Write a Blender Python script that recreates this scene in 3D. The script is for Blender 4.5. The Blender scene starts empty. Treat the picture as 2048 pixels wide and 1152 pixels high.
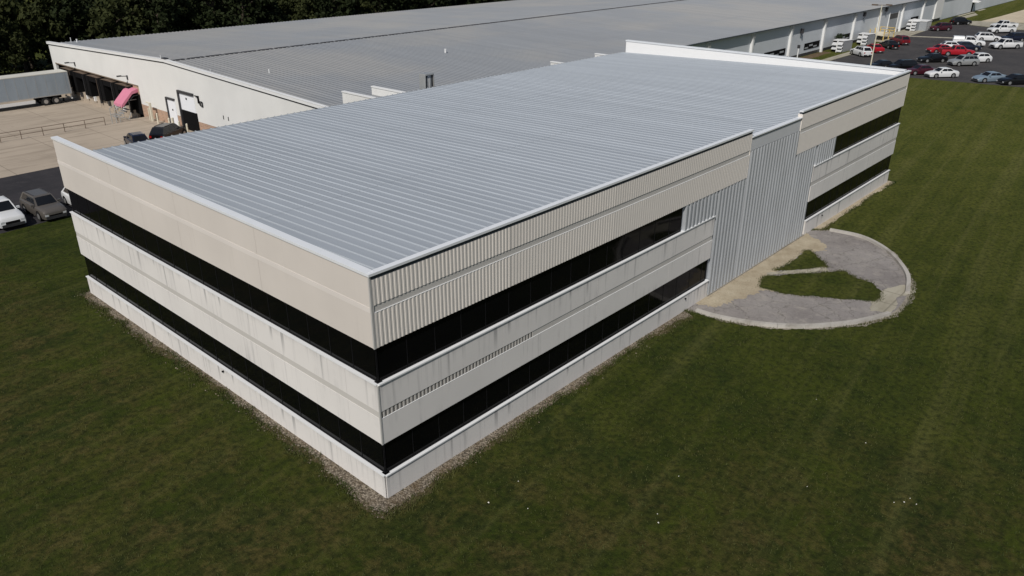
import bpy, bmesh, math, random
import numpy as np
from mathutils import Vector, Matrix
random.seed(7); rng = np.random.default_rng(11)
R = math.radians
SC = bpy.context.scene
COL = SC.collection

# ------------------------------------------------------------------ tagging
def tag(o, label=None, cat=None, group=None, kind=None):
    if label: o['label'] = label
    if cat: o['category'] = cat
    if group: o['group'] = group
    if kind: o['kind'] = kind
    return o

def empty(name, loc=(0, 0, 0), rz=0.0, label=None, cat=None, group=None):
    o = bpy.data.objects.new(name, None); COL.objects.link(o)
    o.location = loc; o.rotation_euler = (0, 0, rz); o.empty_display_size = .3
    return tag(o, label, cat, group)

# ------------------------------------------------------------------ materials
def nodes_of(name):
    m = bpy.data.materials.new(name); m.use_nodes = True
    nt = m.node_tree; b = nt.nodes['Principled BSDF']
    return m, nt, b

def N(nt, typ, **kw):
    n = nt.nodes.new(typ)
    for k, v in kw.items():
        if k in n.inputs.keys(): n.inputs[k].default_value = v
        else: setattr(n, k, v)
    return n

def mixc(nt, fac, a, b, blend='MIX'):
    n = nt.nodes.new('ShaderNodeMix'); n.data_type = 'RGBA'; n.blend_type = blend
    for sock, v in ((n.inputs[0], fac), (n.inputs[6], a), (n.inputs[7], b)):
        if isinstance(v, (int, float)): sock.default_value = v
        elif isinstance(v, tuple): sock.default_value = (*v, 1)
        else: nt.links.new(v, sock)
    return n.outputs[2]

def noise(nt, vec, scale, detail=4, rough=.55, dist=0.0):
    n = N(nt, 'ShaderNodeTexNoise'); n.inputs['Scale'].default_value = scale
    n.inputs['Detail'].default_value = detail; n.inputs['Roughness'].default_value = rough
    n.inputs['Distortion'].default_value = dist
    nt.links.new(vec, n.inputs['Vector']); return n.outputs['Fac']

def ramp(nt, fac, a, b, va=0.0, vb=1.0):
    n = nt.nodes.new('ShaderNodeMapRange'); n.inputs[1].default_value = a; n.inputs[2].default_value = b
    n.inputs[3].default_value = va; n.inputs[4].default_value = vb
    nt.links.new(fac, n.inputs[0]); return n.outputs[0]

def pos(nt): return nt.nodes.new('ShaderNodeNewGeometry').outputs['Position']
def scaled(nt, vec, s):
    n = nt.nodes.new('ShaderNodeMapping'); n.inputs['Scale'].default_value = s
    nt.links.new(vec, n.inputs['Vector']); return n.outputs[0]
def math1(nt, op, a, b=None):
    n = nt.nodes.new('ShaderNodeMath'); n.operation = op
    for i, v in enumerate((a, b)):
        if v is None: continue
        if isinstance(v, (int, float)): n.inputs[i].default_value = v
        else: nt.links.new(v, n.inputs[i])
    return n.outputs[0]
def bump(nt, b, h, dist, strength=1.0):
    n = nt.nodes.new('ShaderNodeBump'); n.inputs['Distance'].default_value = dist; n.inputs['Strength'].default_value = strength
    nt.links.new(h, n.inputs['Height']); nt.links.new(n.outputs[0], b.inputs['Normal'])

def plain(name, col, rough=.6, metal=0.0, var=.12, scale=1.5, spec=.5):
    m, nt, b = nodes_of(name)
    p = pos(nt); f = noise(nt, p, scale)
    c = mixc(nt, f, tuple(x * (1 - var) for x in col), tuple(min(1, x * (1 + var)) for x in col))
    nt.links.new(c, b.inputs['Base Color'])
    b.inputs['Roughness'].default_value = rough; b.inputs['Metallic'].default_value = metal
    b.inputs['Specular IOR Level'].default_value = spec
    return m

def streaked(name, col, stain, amount=.5, streak_scale=(2.2, 2.2, .12), rough=.75, cover=(.55, .8), drips=False):
    """painted panel with faint rain streaks running down it"""
    m, nt, b = nodes_of(name)
    p = pos(nt)
    big = noise(nt, p, .25, 3)
    c = mixc(nt, ramp(nt, big, .3, .7), tuple(x * .95 for x in col), tuple(min(1, x * 1.04) for x in col))
    st = noise(nt, scaled(nt, p, streak_scale), 1.6, 6, .65)
    patch = noise(nt, scaled(nt, p, (.35, .35, .5)), 1.0, 3)
    f = math1(nt, 'MULTIPLY', ramp(nt, st, cover[0], cover[1]), ramp(nt, patch, .42, .68))
    f = math1(nt, 'MULTIPLY', f, amount)
    c2 = mixc(nt, f, c, stain)
    if drips:                                    # dirty run-off that starts at the ledge above
        sep = N(nt, 'ShaderNodeSeparateXYZ'); nt.links.new(p, sep.inputs[0])
        u = math1(nt, 'ADD', sep.outputs[0], sep.outputs[1])
        def n1(scale, detail):
            q = N(nt, 'ShaderNodeTexNoise', noise_dimensions='1D'); q.inputs['Scale'].default_value = scale; q.inputs['Detail'].default_value = detail
            nt.links.new(u, q.inputs['W']); return q.outputs['Fac']
        up_ = math1(nt, 'GREATER_THAN', sep.outputs[2], 1.9)
        d = math1(nt, 'SUBTRACT', math1(nt, 'ADD', 1.11, math1(nt, 'MULTIPLY', up_, 4.25)), sep.outputs[2])
        ln = ramp(nt, n1(.45, 2), .35, .7, .25, 2.4)
        fall = math1(nt, 'SUBTRACT', 1.0, math1(nt, 'DIVIDE', d, ln)); fall = ramp(nt, fall, 0, .8)
        g = math1(nt, 'MULTIPLY', ramp(nt, n1(2.1, 5), .58, .72), fall)
        g = math1(nt, 'ADD', math1(nt, 'MULTIPLY', g, .55), math1(nt, 'MULTIPLY', ramp(nt, d, 0, .35, .22, 0), ramp(nt, n1(1.1, 3), .4, .6)))
        c2 = mixc(nt, g, c2, stain)
    nt.links.new(c2, b.inputs['Base Color'])
    b.inputs['Roughness'].default_value = rough; b.inputs['Specular IOR Level'].default_value = .25
    return m

def grass_mat():
    m, nt, b = nodes_of('grass')
    p = pos(nt)
    big = noise(nt, p, .045, 4, .6)
    mid = noise(nt, p, .28, 5, .62, .4)
    fine = noise(nt, scaled(nt, p, (1, 1, .3)), 3.2, 6, .7)
    tiny = noise(nt, p, 14, 3, .7)
    blot = noise(nt, p, .9, 5, .65, .8)
    g = mixc(nt, ramp(nt, mid, .35, .65), (.026, .037, .005), (.045, .057, .008))
    br = mixc(nt, ramp(nt, fine, .3, .7), (.038, .035, .009), (.074, .062, .020))
    sep = N(nt, 'ShaderNodeSeparateXYZ'); nt.links.new(p, sep.inputs[0])
    # drier, browner turf in broad patches, mostly on the west and south of the plot
    blot2 = noise(nt, p, .33, 4, .6, .5)
    f = math1(nt, 'ADD', math1(nt, 'MULTIPLY', ramp(nt, blot2, .40, .60), .65), math1(nt, 'MULTIPLY', ramp(nt, blot, .46, .60), .5))
    west = ramp(nt, sep.outputs[0], -.3, -3.0, 0, .85)
    south = ramp(nt, math1(nt, 'ADD', math1(nt, 'MULTIPLY', sep.outputs[0], .74), math1(nt, 'MULTIPLY', sep.outputs[1], .67)), 7, -3, .12, 1.0)
    f = math1(nt, 'MULTIPLY', f, math1(nt, 'MAXIMUM', west, south))
    c = mixc(nt, f, g, br)
    wet = ramp(nt, noise(nt, p, .16, 4, .6), .45, .62, 0, .55)
    c = mixc(nt, math1(nt, 'MULTIPLY', wet, ramp(nt, blot, .6, .42)), c, (.010, .022, .006))
    # yellower grass further east, with grazing-view brightening put into its colour
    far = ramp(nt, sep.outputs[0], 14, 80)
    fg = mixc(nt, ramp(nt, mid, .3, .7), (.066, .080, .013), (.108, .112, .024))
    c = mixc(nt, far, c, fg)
    # mowing lines
    rot = N(nt, 'ShaderNodeMapping'); rot.inputs['Rotation'].default_value = (0, 0, R(-6)); nt.links.new(p, rot.inputs[0])
    wv = noise(nt, scaled(nt, rot.outputs[0], (.025, 1.0, 1)), .8, 5, .65)
    mow = math1(nt, 'MULTIPLY', ramp(nt, wv, .50, .66), ramp(nt, sep.outputs[0], 4, 60, .20, .45))
    c = mixc(nt, mow, c, (.135, .130, .045))
    mow2 = math1(nt, 'MULTIPLY', ramp(nt, wv, .46, .34), ramp(nt, sep.outputs[0], 4, 60, .40, .34))
    c = mixc(nt, mow2, c, (.022, .034, .007))
    # tussock contrast
    c = mixc(nt, ramp(nt, fine, .34, .56, .72, 0.0), c, (.009, .013, .0045))
    straw = math1(nt, 'MULTIPLY', ramp(nt, tiny, .56, .74), ramp(nt, blot, .44, .66))
    c = mixc(nt, math1(nt, 'MULTIPLY', straw, .6), c, (.16, .14, .07))
    nt.links.new(c, b.inputs['Base Color'])
    b.inputs['Roughness'].default_value = .95; b.inputs['Specular IOR Level'].default_value = .08
    h = math1(nt, 'ADD', math1(nt, 'MULTIPLY', fine, .7), math1(nt, 'MULTIPLY', tiny, .3))
    bump(nt, b, h, .16, .8)
    return m

def asphalt_mat(name, a, bcol, wear, cracks=False):
    m, nt, b = nodes_of(name)
    p = pos(nt)
    big = noise(nt, p, .22, 5, .6); fine = noise(nt, p, 26, 3, .7); mid = noise(nt, p, 1.3, 5, .6, .3)
    c = mixc(nt, ramp(nt, big, .35, .65), a, bcol)
    c = mixc(nt, math1(nt, 'MULTIPLY', ramp(nt, mid, .5, .72), .55), c, wear)
    c = mixc(nt, ramp(nt, fine, .35, .65, .28, 0), c, tuple(x * .35 for x in a))
    if cracks:
        wob = N(nt, 'ShaderNodeVectorMath', operation='ADD'); nn = N(nt, 'ShaderNodeTexNoise'); nn.inputs['Scale'].default_value = 1.6; nt.links.new(p, nn.inputs['Vector'])
        nt.links.new(p, wob.inputs[0]); nt.links.new(nn.outputs['Color'], wob.inputs[1])
        for sc, wdt, amt in ((.42, .016, .38), (1.3, .03, .22)):
            v = N(nt, 'ShaderNodeTexVoronoi', feature='DISTANCE_TO_EDGE'); v.inputs['Scale'].default_value = sc; nt.links.new(wob.outputs[0], v.inputs['Vector'])
            c = mixc(nt, ramp(nt, v.outputs['Distance'], wdt * .3, wdt, amt, 0), c, (.045, .045, .028))
        dry = noise(nt, p, 3.5, 5, .7)
        c = mixc(nt, ramp(nt, dry, .55, .72, 0, .5), c, tuple(x * .6 for x in a))
    nt.links.new(c, b.inputs['Base Color']); b.inputs['Roughness'].default_value = .9
    b.inputs['Specular IOR Level'].default_value = .2
    bump(nt, b, fine, .02, .6)
    return m

def concrete_mat(name, col, dirt, joint=None):
    m, nt, b = nodes_of(name)
    p = pos(nt)
    big = noise(nt, p, .12, 5, .6); mid = noise(nt, scaled(nt, p, (.25, 1.6, 1)), .6, 5, .65, .3)
    c = mixc(nt, ramp(nt, big, .3, .7), tuple(x * .88 for x in col), tuple(x * 1.07 for x in col))
    c = mixc(nt, math1(nt, 'MULTIPLY', ramp(nt, mid, .48, .72), .85), c, dirt)
    c = mixc(nt, ramp(nt, noise(nt, p, .9, 5, .7), .62, .74, 0, .5), c, tuple(x * .5 for x in dirt))
    if joint:
        br = N(nt, 'ShaderNodeTexBrick'); br.offset = 0
        br.inputs['Color1'].default_value = (0, 0, 0, 1); br.inputs['Color2'].default_value = (0, 0, 0, 1); br.inputs['Mortar'].default_value = (1, 1, 1, 1)
        br.inputs['Scale'].default_value = 1; br.inputs['Mortar Size'].default_value = .05
        br.inputs['Brick Width'].default_value = joint; br.inputs['Row Height'].default_value = joint
        nt.links.new(p, br.inputs['Vector'])
        c = mixc(nt, math1(nt, 'MULTIPLY', br.outputs['Color'], .45), c, tuple(x * .5 for x in dirt))
    nt.links.new(c, b.inputs['Base Color']); b.inputs['Roughness'].default_value = .9; b.inputs['Specular IOR Level'].default_value = .2
    bump(nt, b, noise(nt, p, 9, 4), .02, .5)
    return m

def gravel_mat(name, a, bcol, scale=9):
    m, nt, b = nodes_of(name)
    p = pos(nt)
    v = N(nt, 'ShaderNodeTexVoronoi'); v.inputs['Scale'].default_value = scale; nt.links.new(p, v.inputs['Vector'])
    sep = N(nt, 'ShaderNodeSeparateColor'); nt.links.new(v.outputs['Color'], sep.inputs[0])
    c = mixc(nt, sep.outputs[0], a, bcol)
    c = mixc(nt, ramp(nt, v.outputs['Distance'], .35, .75, 0, .75), c, tuple(x * .3 for x in a))
    c = mixc(nt, math1(nt, 'MULTIPLY', ramp(nt, noise(nt, p, 1.1, 5, .6), .48, .7), .6), c, (.12, .085, .045))
    nt.links.new(c, b.inputs['Base Color']); b.inputs['Roughness'].default_value = .95; b.inputs['Specular IOR Level'].default_value = .15
    bump(nt, b, v.outputs['Distance'], -.05, 1)
    return m

def soil_mat(name, a, bcol):
    m, nt, b = nodes_of(name)
    p = pos(nt)
    c = mixc(nt, ramp(nt, noise(nt, p, .8, 6, .65), .3, .7), a, bcol)
    c = mixc(nt, ramp(nt, noise(nt, p, 7, 5, .7), .55, .75, 0, .5), c, (.05, .045, .02))
    nt.links.new(c, b.inputs['Base Color']); b.inputs['Roughness'].default_value = .95; b.inputs['Specular IOR Level'].default_value = .1
    bump(nt, b, noise(nt, p, 6, 5, .7), .06, .8)
    return m

def roof_mat(name, col, warm=None, metal=.25, rough=.5, panel=None, x0=0.0, lap=None):
    m, nt, b = nodes_of(name)
    p = pos(nt)
    st = noise(nt, scaled(nt, p, (1.8, .05, .3)), 1.0, 5, .6)
    big = noise(nt, p, .05, 4, .6)
    c = mixc(nt, ramp(nt, st, .3, .7), tuple(x * .93 for x in col), tuple(x * 1.06 for x in col))
    if warm: c = mixc(nt, ramp(nt, big, .42, .58), c, warm)
    if panel:                                    # every sheet has weathered a little differently
        sep = N(nt, 'ShaderNodeSeparateXYZ'); nt.links.new(p, sep.inputs[0])
        k = math1(nt, 'FLOOR', math1(nt, 'DIVIDE', math1(nt, 'SUBTRACT', sep.outputs[0], x0), panel))
        wn = N(nt, 'ShaderNodeTexWhiteNoise', noise_dimensions='1D'); nt.links.new(k, wn.inputs['W'])
        c = mixc(nt, math1(nt, 'MULTIPLY', wn.outputs['Value'], .22), c, tuple(x * .72 for x in col))
        if lap:
            fr = math1(nt, 'FRACT', math1(nt, 'DIVIDE', math1(nt, 'ADD', sep.outputs[1], math1(nt, 'MULTIPLY', wn.outputs['Value'], .05)), lap))
            c = mixc(nt, ramp(nt, fr, .004, .009, .35, 0), c, tuple(x * .45 for x in col))
    sp = noise(nt, p, 2.4, 6, .75)
    c = mixc(nt, ramp(nt, sp, .62, .78, 0, .4), c, tuple(x * .6 for x in col))
    pt = noise(nt, scaled(nt, p, (.5, .16, 1)), 1.0, 5, .65, .6)
    c = mixc(nt, ramp(nt, pt, .55, .75, 0, .3), c, tuple(x * .75 for x in col))
    nt.links.new(c, b.inputs['Base Color']); b.inputs['Metallic'].default_value = metal
    nt.links.new(ramp(nt, st, .3, .7, rough - .05, rough + .1), b.inputs['Roughness'])
    return m

def brick_mat(name, col, mortar):
    m, nt, b = nodes_of(name)
    p = pos(nt)
    sw = N(nt, 'ShaderNodeSeparateXYZ'); nt.links.new(p, sw.inputs[0])
    cb = N(nt, 'ShaderNodeCombineXYZ')
    nt.links.new(math1(nt, 'ADD', sw.outputs[0], sw.outputs[1]), cb.inputs[0]); nt.links.new(sw.outputs[2], cb.inputs[1])
    br = N(nt, 'ShaderNodeTexBrick'); nt.links.new(cb.outputs[0], br.inputs['Vector'])
    br.inputs['Color1'].default_value = (*col, 1); br.inputs['Color2'].default_value = (*[x * .75 for x in col], 1)
    br.inputs['Mortar'].default_value = (*mortar, 1); br.inputs['Scale'].default_value = 1
    br.inputs['Brick Width'].default_value = .4; br.inputs['Row Height'].default_value = .2; br.inputs['Mortar Size'].default_value = .02
    nt.links.new(br.outputs['Color'], b.inputs['Base Color']); b.inputs['Roughness'].default_value = .9
    return m

def leaf_mat(name, a, bcol):
    m, nt, b = nodes_of(name)
    p = pos(nt)
    oi = N(nt, 'ShaderNodeObjectInfo')
    c = mixc(nt, ramp(nt, noise(nt, p, .5, 4, .6), .3, .7), a, bcol)
    c = mixc(nt, math1(nt, 'MULTIPLY', oi.outputs['Random'], .45), c, tuple(x * .55 for x in a))
    nt.links.new(c, b.inputs['Base Color']); b.inputs['Roughness'].default_value = .8; b.inputs['Specular IOR Level'].default_value = .15
    return m

def glass_mat(name, col=(.006, .0065, .008), rough=.06, spec=.45):
    m, nt, b = nodes_of(name)
    p = pos(nt)
    c = mixc(nt, noise(nt, p, .4, 3), tuple(x * .6 for x in col), tuple(x * 1.4 for x in col))
    nt.links.new(c, b.inputs['Base Color']); b.inputs['Roughness'].default_value = rough
    b.inputs['Specular IOR Level'].default_value = spec
    return m

def paint_mat(name, col, metal=0.0, rough=.28):
    m, nt, b = nodes_of(name)
    p = pos(nt)
    c = mixc(nt, ramp(nt, noise(nt, p, 1.2, 4), .3, .7), tuple(x * .93 for x in col), col)
    nt.links.new(c, b.inputs['Base Color'])
    b.inputs['Metallic'].default_value = metal; b.inputs['Roughness'].default_value = rough
    b.inputs['Coat Weight'].default_value = .25; b.inputs['Coat Roughness'].default_value = .1
    return m

M = dict(
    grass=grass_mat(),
    asphalt=asphalt_mat('lot asphalt', (.028, .027, .031), (.043, .040, .044), (.065, .06, .062)),
    asphalt2=asphalt_mat('pale lot asphalt', (.048, .046, .048), (.072, .067, .067), (.10, .092, .09)),
    old_asphalt=asphalt_mat('old asphalt', (.215, .197, .19), (.30, .28, .268), (.40, .37, .33), True),
    court=concrete_mat('court concrete', (.39, .33, .265), (.25, .21, .165), 6.0),
    walk=concrete_mat('walk concrete', (.37, .345, .28), (.22, .20, .15), 1.8),
    road=concrete_mat('pale road', (.52, .45, .34), (.42, .36, .26), None),
    kerb=concrete_mat('kerb concrete', (.33, .31, .28), (.17, .15, .12), None),
    kerb2=concrete_mat('kerb stone', (.42, .40, .37), (.22, .20, .17), None),
    apron=soil_mat('worn edge', (.20, .18, .145), (.33, .30, .25)),
    gravel=gravel_mat('gravel', (.14, .115, .085), (.34, .295, .235), 13),
    soil=soil_mat('bare soil', (.042, .038, .016), (.095, .078, .040)),
    sand=soil_mat('sandy soil', (.30, .25, .175), (.44, .385, .29)),
    beige=streaked('beige panel', (.60, .555, .51), (.42, .38, .345), .5),
    beige_lt=streaked('pale beige band', (.66, .615, .575), (.46, .42, .385), .3),
    beige_rib=plain('ribbed beige panel', (.70, .655, .605), .6, 0, .05, 2),
    white_panel=streaked('off white panel', (.69, .665, .64), (.17, .17, .175), .55, (2.6, 2.6, .10), .7, (.52, .72), True),
    recess=streaked('recess panel', (.52, .50, .47), (.25, .24, .23), .4),
    ledge=plain('ledge', (.72, .73, .74), .5, .0, .06, 1.0),
    coping=plain('coping metal', (.80, .82, .845), .42, .15, .06, .8),
    gutter=plain('dark gutter and shadow strip', (.06, .075, .09), .5, .3, .2, 2),
    corr=roof_mat('corrugated steel', (.385, .405, .43), None, .2, .45),
    fascia=plain('grey fascia', (.60, .61, .63), .5, .1, .06, .7),
    seam=plain('seam', (.16, .15, .14), .9, 0, .2, 3),
    corner=plain('corner trim', (.55, .54, .52), .5, .2, .05, 2),
    glass=glass_mat('black glass', (.003, .003, .0035), .05, .12),
    mull=plain('black mullion', (.007, .007, .008), .6, .0, .2, 4, .15),
    roof=roof_mat('standing seam roof', (.355, .388, .428), None, .05, .45, .547, .63, 9.8),
    roof2=roof_mat('weathered roof', (.235, .25, .27), (.272, .275, .277), .05, .6, .61, 26.1, 12.0),
    ridge=plain('ridge cap', (.07, .07, .075), .6, .1, .3, .8),
    inner=plain('white inner face', (.84, .84, .84), .5, 0, .03, .6),
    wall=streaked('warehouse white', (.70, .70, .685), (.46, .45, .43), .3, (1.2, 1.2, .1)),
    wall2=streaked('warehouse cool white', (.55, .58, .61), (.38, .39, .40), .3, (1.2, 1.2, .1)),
    trim=plain('white trim', (.74, .745, .745), .5, 0, .05, 1),
    brick=brick_mat('tan brick', (.46, .29, .20), (.42, .34, .27)),
    black=plain('black rubber', (.007, .007, .0075), .9, 0, .3, 3, .08),
    darkgrey=plain('dark grey metal', (.05, .05, .055), .5, .3, .25, 3),
    grey=plain('grey metal', (.34, .36, .38), .5, .2, .1, 2),
    steel=plain('galvanised steel', (.46, .47, .47), .45, .5, .1, 3),
    rust=plain('brown steel', (.12, .085, .06), .7, .2, .3, 3),
    doorwhite=plain('white door', (.80, .82, .86), .5, 0, .03, 1),
    soffit=plain('soffit', (.20, .155, .115), .8, 0, .25, 1.5),
    pink=plain('pink awning', (.56, .19, .28), .8, 0, .08, 1.5),
    yellow=plain('yellow paint', (.55, .40, .13), .6, 0, .15, 3),
    bollard=plain('bollard cream', (.62, .58, .47), .6, 0, .1, 3),
    trailer=roof_mat('trailer aluminium', (.30, .35, .40), None, .2, .45),
    trailer_top=plain('trailer roof', (.56, .55, .50), .6, 0, .12, .6),
    tyre=plain('tyre', (.013, .013, .013), .85, 0, .2, 6),
    rim=plain('rim', (.50, .50, .50), .35, .7, .1, 5),
    lamp=plain('headlamp', (.62, .64, .66), .15, .1, .05, 5),
    tail=plain('tail lamp', (.30, .01, .01), .25, 0, .1, 5),
    plate=plain('plate', (.62, .62, .60), .5, 0, .05, 6),
    carglass=glass_mat('car glass', (.010, .011, .013), .05),
    bark=plain('bark', (.055, .042, .03), .9, 0, .3, 3),
    leaf_a=leaf_mat('dark leaves', (.011, .017, .0055), (.022, .030, .009)),
    leaf_b=leaf_mat('olive leaves', (.024, .031, .009), (.046, .052, .016)),
    shrub=leaf_mat('shrub leaves', (.015, .024, .012), (.03, .042, .02)),
    mulch=soil_mat('mulch', (.10, .07, .042), (.15, .11, .07)),
    tuft=leaf_mat('grass blades', (.026, .044, .009), (.078, .076, .026)),
    scrap=plain('pale scrap', (.62, .60, .55), .8, 0, .1, 8),
    hood=plain('vent hood', (.50, .51, .52), .6, 0, .08, 2),
    p_white=paint_mat('white paint', (.68, .69, .70)),
    p_silver=paint_mat('silver paint', (.45, .46, .46), .5, .3),
    p_taupe=paint_mat('taupe paint', (.155, .140, .125), .4, .32),
    p_black=paint_mat('black paint', (.005, .005, .006)),
    p_navy=paint_mat('navy paint', (.007, .010, .024)),
    p_red=paint_mat('red paint', (.36, .012, .022)),
    p_dred=paint_mat('dark red paint', (.13, .010, .016)),
    p_maroon=paint_mat('maroon paint', (.055, .010, .018)),
    p_blue=paint_mat('pale blue silver paint', (.28, .36, .44), .4, .3),
)

# ------------------------------------------------------------------ mesh builder
class MB:
    def __init__(s): s.v = []; s.f = []; s.m = []; s.cur = 0
    def use(s, i): s.cur = i; return s
    def add(s, vs, fs):
        k = len(s.v); s.v.extend([tuple(v) for v in vs])
        for f in fs: s.f.append([k + i for i in f]); s.m.append(s.cur)
        return s
    def box(s, x0, x1, y0, y1, z0, z1):
        return s.add([(x0, y0, z0), (x1, y0, z0), (x1, y1, z0), (x0, y1, z0), (x0, y0, z1), (x1, y0, z1), (x1, y1, z1), (x0, y1, z1)],
                     [(0, 3, 2, 1), (4, 5, 6, 7), (0, 1, 5, 4), (1, 2, 6, 5), (2, 3, 7, 6), (3, 0, 4, 7)])
    def hexa(s, b, t):
        """b, t: 4 bottom / 4 top corners, ccw from above"""
        return s.add(list(b) + list(t), [(0, 3, 2, 1), (4, 5, 6, 7), (0, 1, 5, 4), (1, 2, 6, 5), (2, 3, 7, 6), (3, 0, 4, 7)])
    def quad(s, a, b, c, d): return s.add([a, b, c, d], [(0, 1, 2, 3)])
    def prism_x(s, prof, x0, x1):
        """prof: list (y,z) polygon, extruded along x"""
        n = len(prof)
        vs = [(x0, y, z) for y, z in prof] + [(x1, y, z) for y, z in prof]
        fs = [tuple(range(n))[::-1], tuple(range(n, 2 * n))] + [(i, (i + 1) % n, n + (i + 1) % n, n + i) for i in range(n)]
        return s.add(vs, fs)
    def prism_y(s, prof, y0, y1):
        n = len(prof)
        vs = [(x, y0, z) for x, z in prof] + [(x, y1, z) for x, z in prof]
        fs = [tuple(range(n)), tuple(range(n, 2 * n))[::-1]] + [(i, n + i, n + (i + 1) % n, (i + 1) % n) for i in range(n)]
        return s.add(vs, fs)
    def prism_z(s, prof, z0, z1):
        n = len(prof)
        vs = [(x, y, z0) for x, y in prof] + [(x, y, z1) for x, y in prof]
        fs = [tuple(range(n))[::-1], tuple(range(n, 2 * n))] + [(i, (i + 1) % n, n + (i + 1) % n, n + i) for i in range(n)]
        return s.add(vs, fs)
    def tube(s, a, b, r0, r1=None, n=10):
        r1 = r0 if r1 is None else r1
        a = Vector(a); b = Vector(b); d = (b - a).normalized()
        u = d.orthogonal().normalized(); w = d.cross(u)
        vs = []
        for c, r in ((a, r0), (b, r1)):
            for i in range(n):
                t = 2 * math.pi * i / n; vs.append(c + u * math.cos(t) * r + w * math.sin(t) * r)
        fs = [(i, (i + 1) % n, n + (i + 1) % n, n + i) for i in range(n)] + [tuple(range(n))[::-1], tuple(range(n, 2 * n))]
        return s.add(vs, fs)
    def path(s, pts, r, n=8):
        for a, b in zip(pts[:-1], pts[1:]): s.tube(a, b, r, r, n)
        return s
    def mesh(s, name, mats, smooth=False, angle=35):
        me = bpy.data.meshes.new(name); me.from_pydata(s.v, [], s.f)
        for m in mats: me.materials.append(m)
        if len(mats) > 1: me.polygons.foreach_set('material_index', s.m)
        bm = bmesh.new(); bm.from_mesh(me); bmesh.ops.recalc_face_normals(bm, faces=bm.faces); bm.to_mesh(me); bm.free()
        if smooth:
            me.polygons.foreach_set('use_smooth', [True] * len(me.polygons)); me.set_sharp_from_angle(angle=R(angle))
        me.update(); return me
    def build(s, name, mats, parent=None, smooth=False, angle=35):
        if not isinstance(mats, (list, tuple)): mats = [mats]
        o = bpy.data.objects.new(name, s.mesh(name, mats, smooth, angle)); COL.objects.link(o)
        if parent: o.parent = parent
        return o

def bevelled(mb, name, mats, parent, w=.02, seg=2):
    if not isinstance(mats, (list, tuple)): mats = [mats]
    me = mb.mesh(name, mats)
    bm = bmesh.new(); bm.from_mesh(me)
    bmesh.ops.remove_doubles(bm, verts=bm.verts, dist=1e-5)
    bmesh.ops.bevel(bm, geom=[e for e in bm.edges], offset=w, segments=seg, affect='EDGES', profile=.5)
    bm.to_mesh(me); bm.free()
    o = bpy.data.objects.new(name, me); COL.objects.link(o); o.parent = parent
    return o

def rib_front(mb, x0, x1, z0, z1, y, depth, pitch, flat=.38, slope=.12):
    """ribbed sheet facing -Y: crests at y, troughs at y+depth"""
    pts = []; x = x0
    segs = [(flat, depth, depth), (slope, depth, 0), (flat, 0, 0), (slope, 0, depth)]
    while x < x1 - 1e-4:
        for fr, a, b in segs:
            nx = min(x1, x + fr * pitch)
            if nx - x > 1e-5: pts.append((x, nx, y + a, y + b))
            x = nx
    for xa, xb, ya, yb in pts: mb.quad((xa, ya, z0), (xb, yb, z0), (xb, yb, z1), (xa, ya, z1))
    return mb

# ------------------------------------------------------------------ camera
CAM = (-15.161, -20.497, 21.036); yaw, pit, rol, FPX = .735, -.434, .002, 1555.245
YAW, PIT = R(42.09100426), R(-24.8787689); ROL = R(.10332053)
f = Vector((math.cos(PIT) * math.cos(YAW), math.cos(PIT) * math.sin(YAW), math.sin(PIT)))
rt = f.cross(Vector((0, 0, 1))).normalized(); up = rt.cross(f)
r2 = rt * math.cos(ROL) + up * math.sin(ROL); u2 = -rt * math.sin(ROL) + up * math.cos(ROL)
cd = bpy.data.cameras.new('camera'); cam = bpy.data.objects.new('camera', cd); COL.objects.link(cam)
cam.matrix_world = Matrix(((r2.x, u2.x, -f.x, CAM[0]), (r2.y, u2.y, -f.y, CAM[1]), (r2.z, u2.z, -f.z, CAM[2]), (0, 0, 0, 1)))
cd.sensor_width = 36; cd.lens = FPX / 2048 * 36; cd.clip_end = 3000; cd.clip_start = .1
SC.camera = cam

# ------------------------------------------------------------------ light
S = Vector((-.64, -.275, .72)).normalized()
w = bpy.data.worlds.new('World'); SC.world = w; w.use_nodes = True
nt = w.node_tree; bg = nt.nodes['Background']; sky = nt.nodes.new('ShaderNodeTexSky'); sky.sky_type = 'NISHITA'
sky.sun_disc = False; sky.sun_elevation = math.asin(S.z); sky.sun_rotation = math.atan2(S.x, S.y)
nt.links.new(sky.outputs[0], bg.inputs[0]); bg.inputs[1].default_value = .052
sd = bpy.data.lights.new('sun', 'SUN'); sd.energy = 3.6; sd.angle = R(.5); sd.color = (1, .95, .88)
so = bpy.data.objects.new('sun', sd); COL.objects.link(so); so.rotation_euler = S.to_track_quat('Z', 'Y').to_euler(); so.location = (-60, -40, 80)
SC.view_settings.view_transform = 'Standard'; SC.view_settings.look = 'None'; SC.view_settings.exposure = 0; SC.view_settings.gamma = 1

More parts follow.
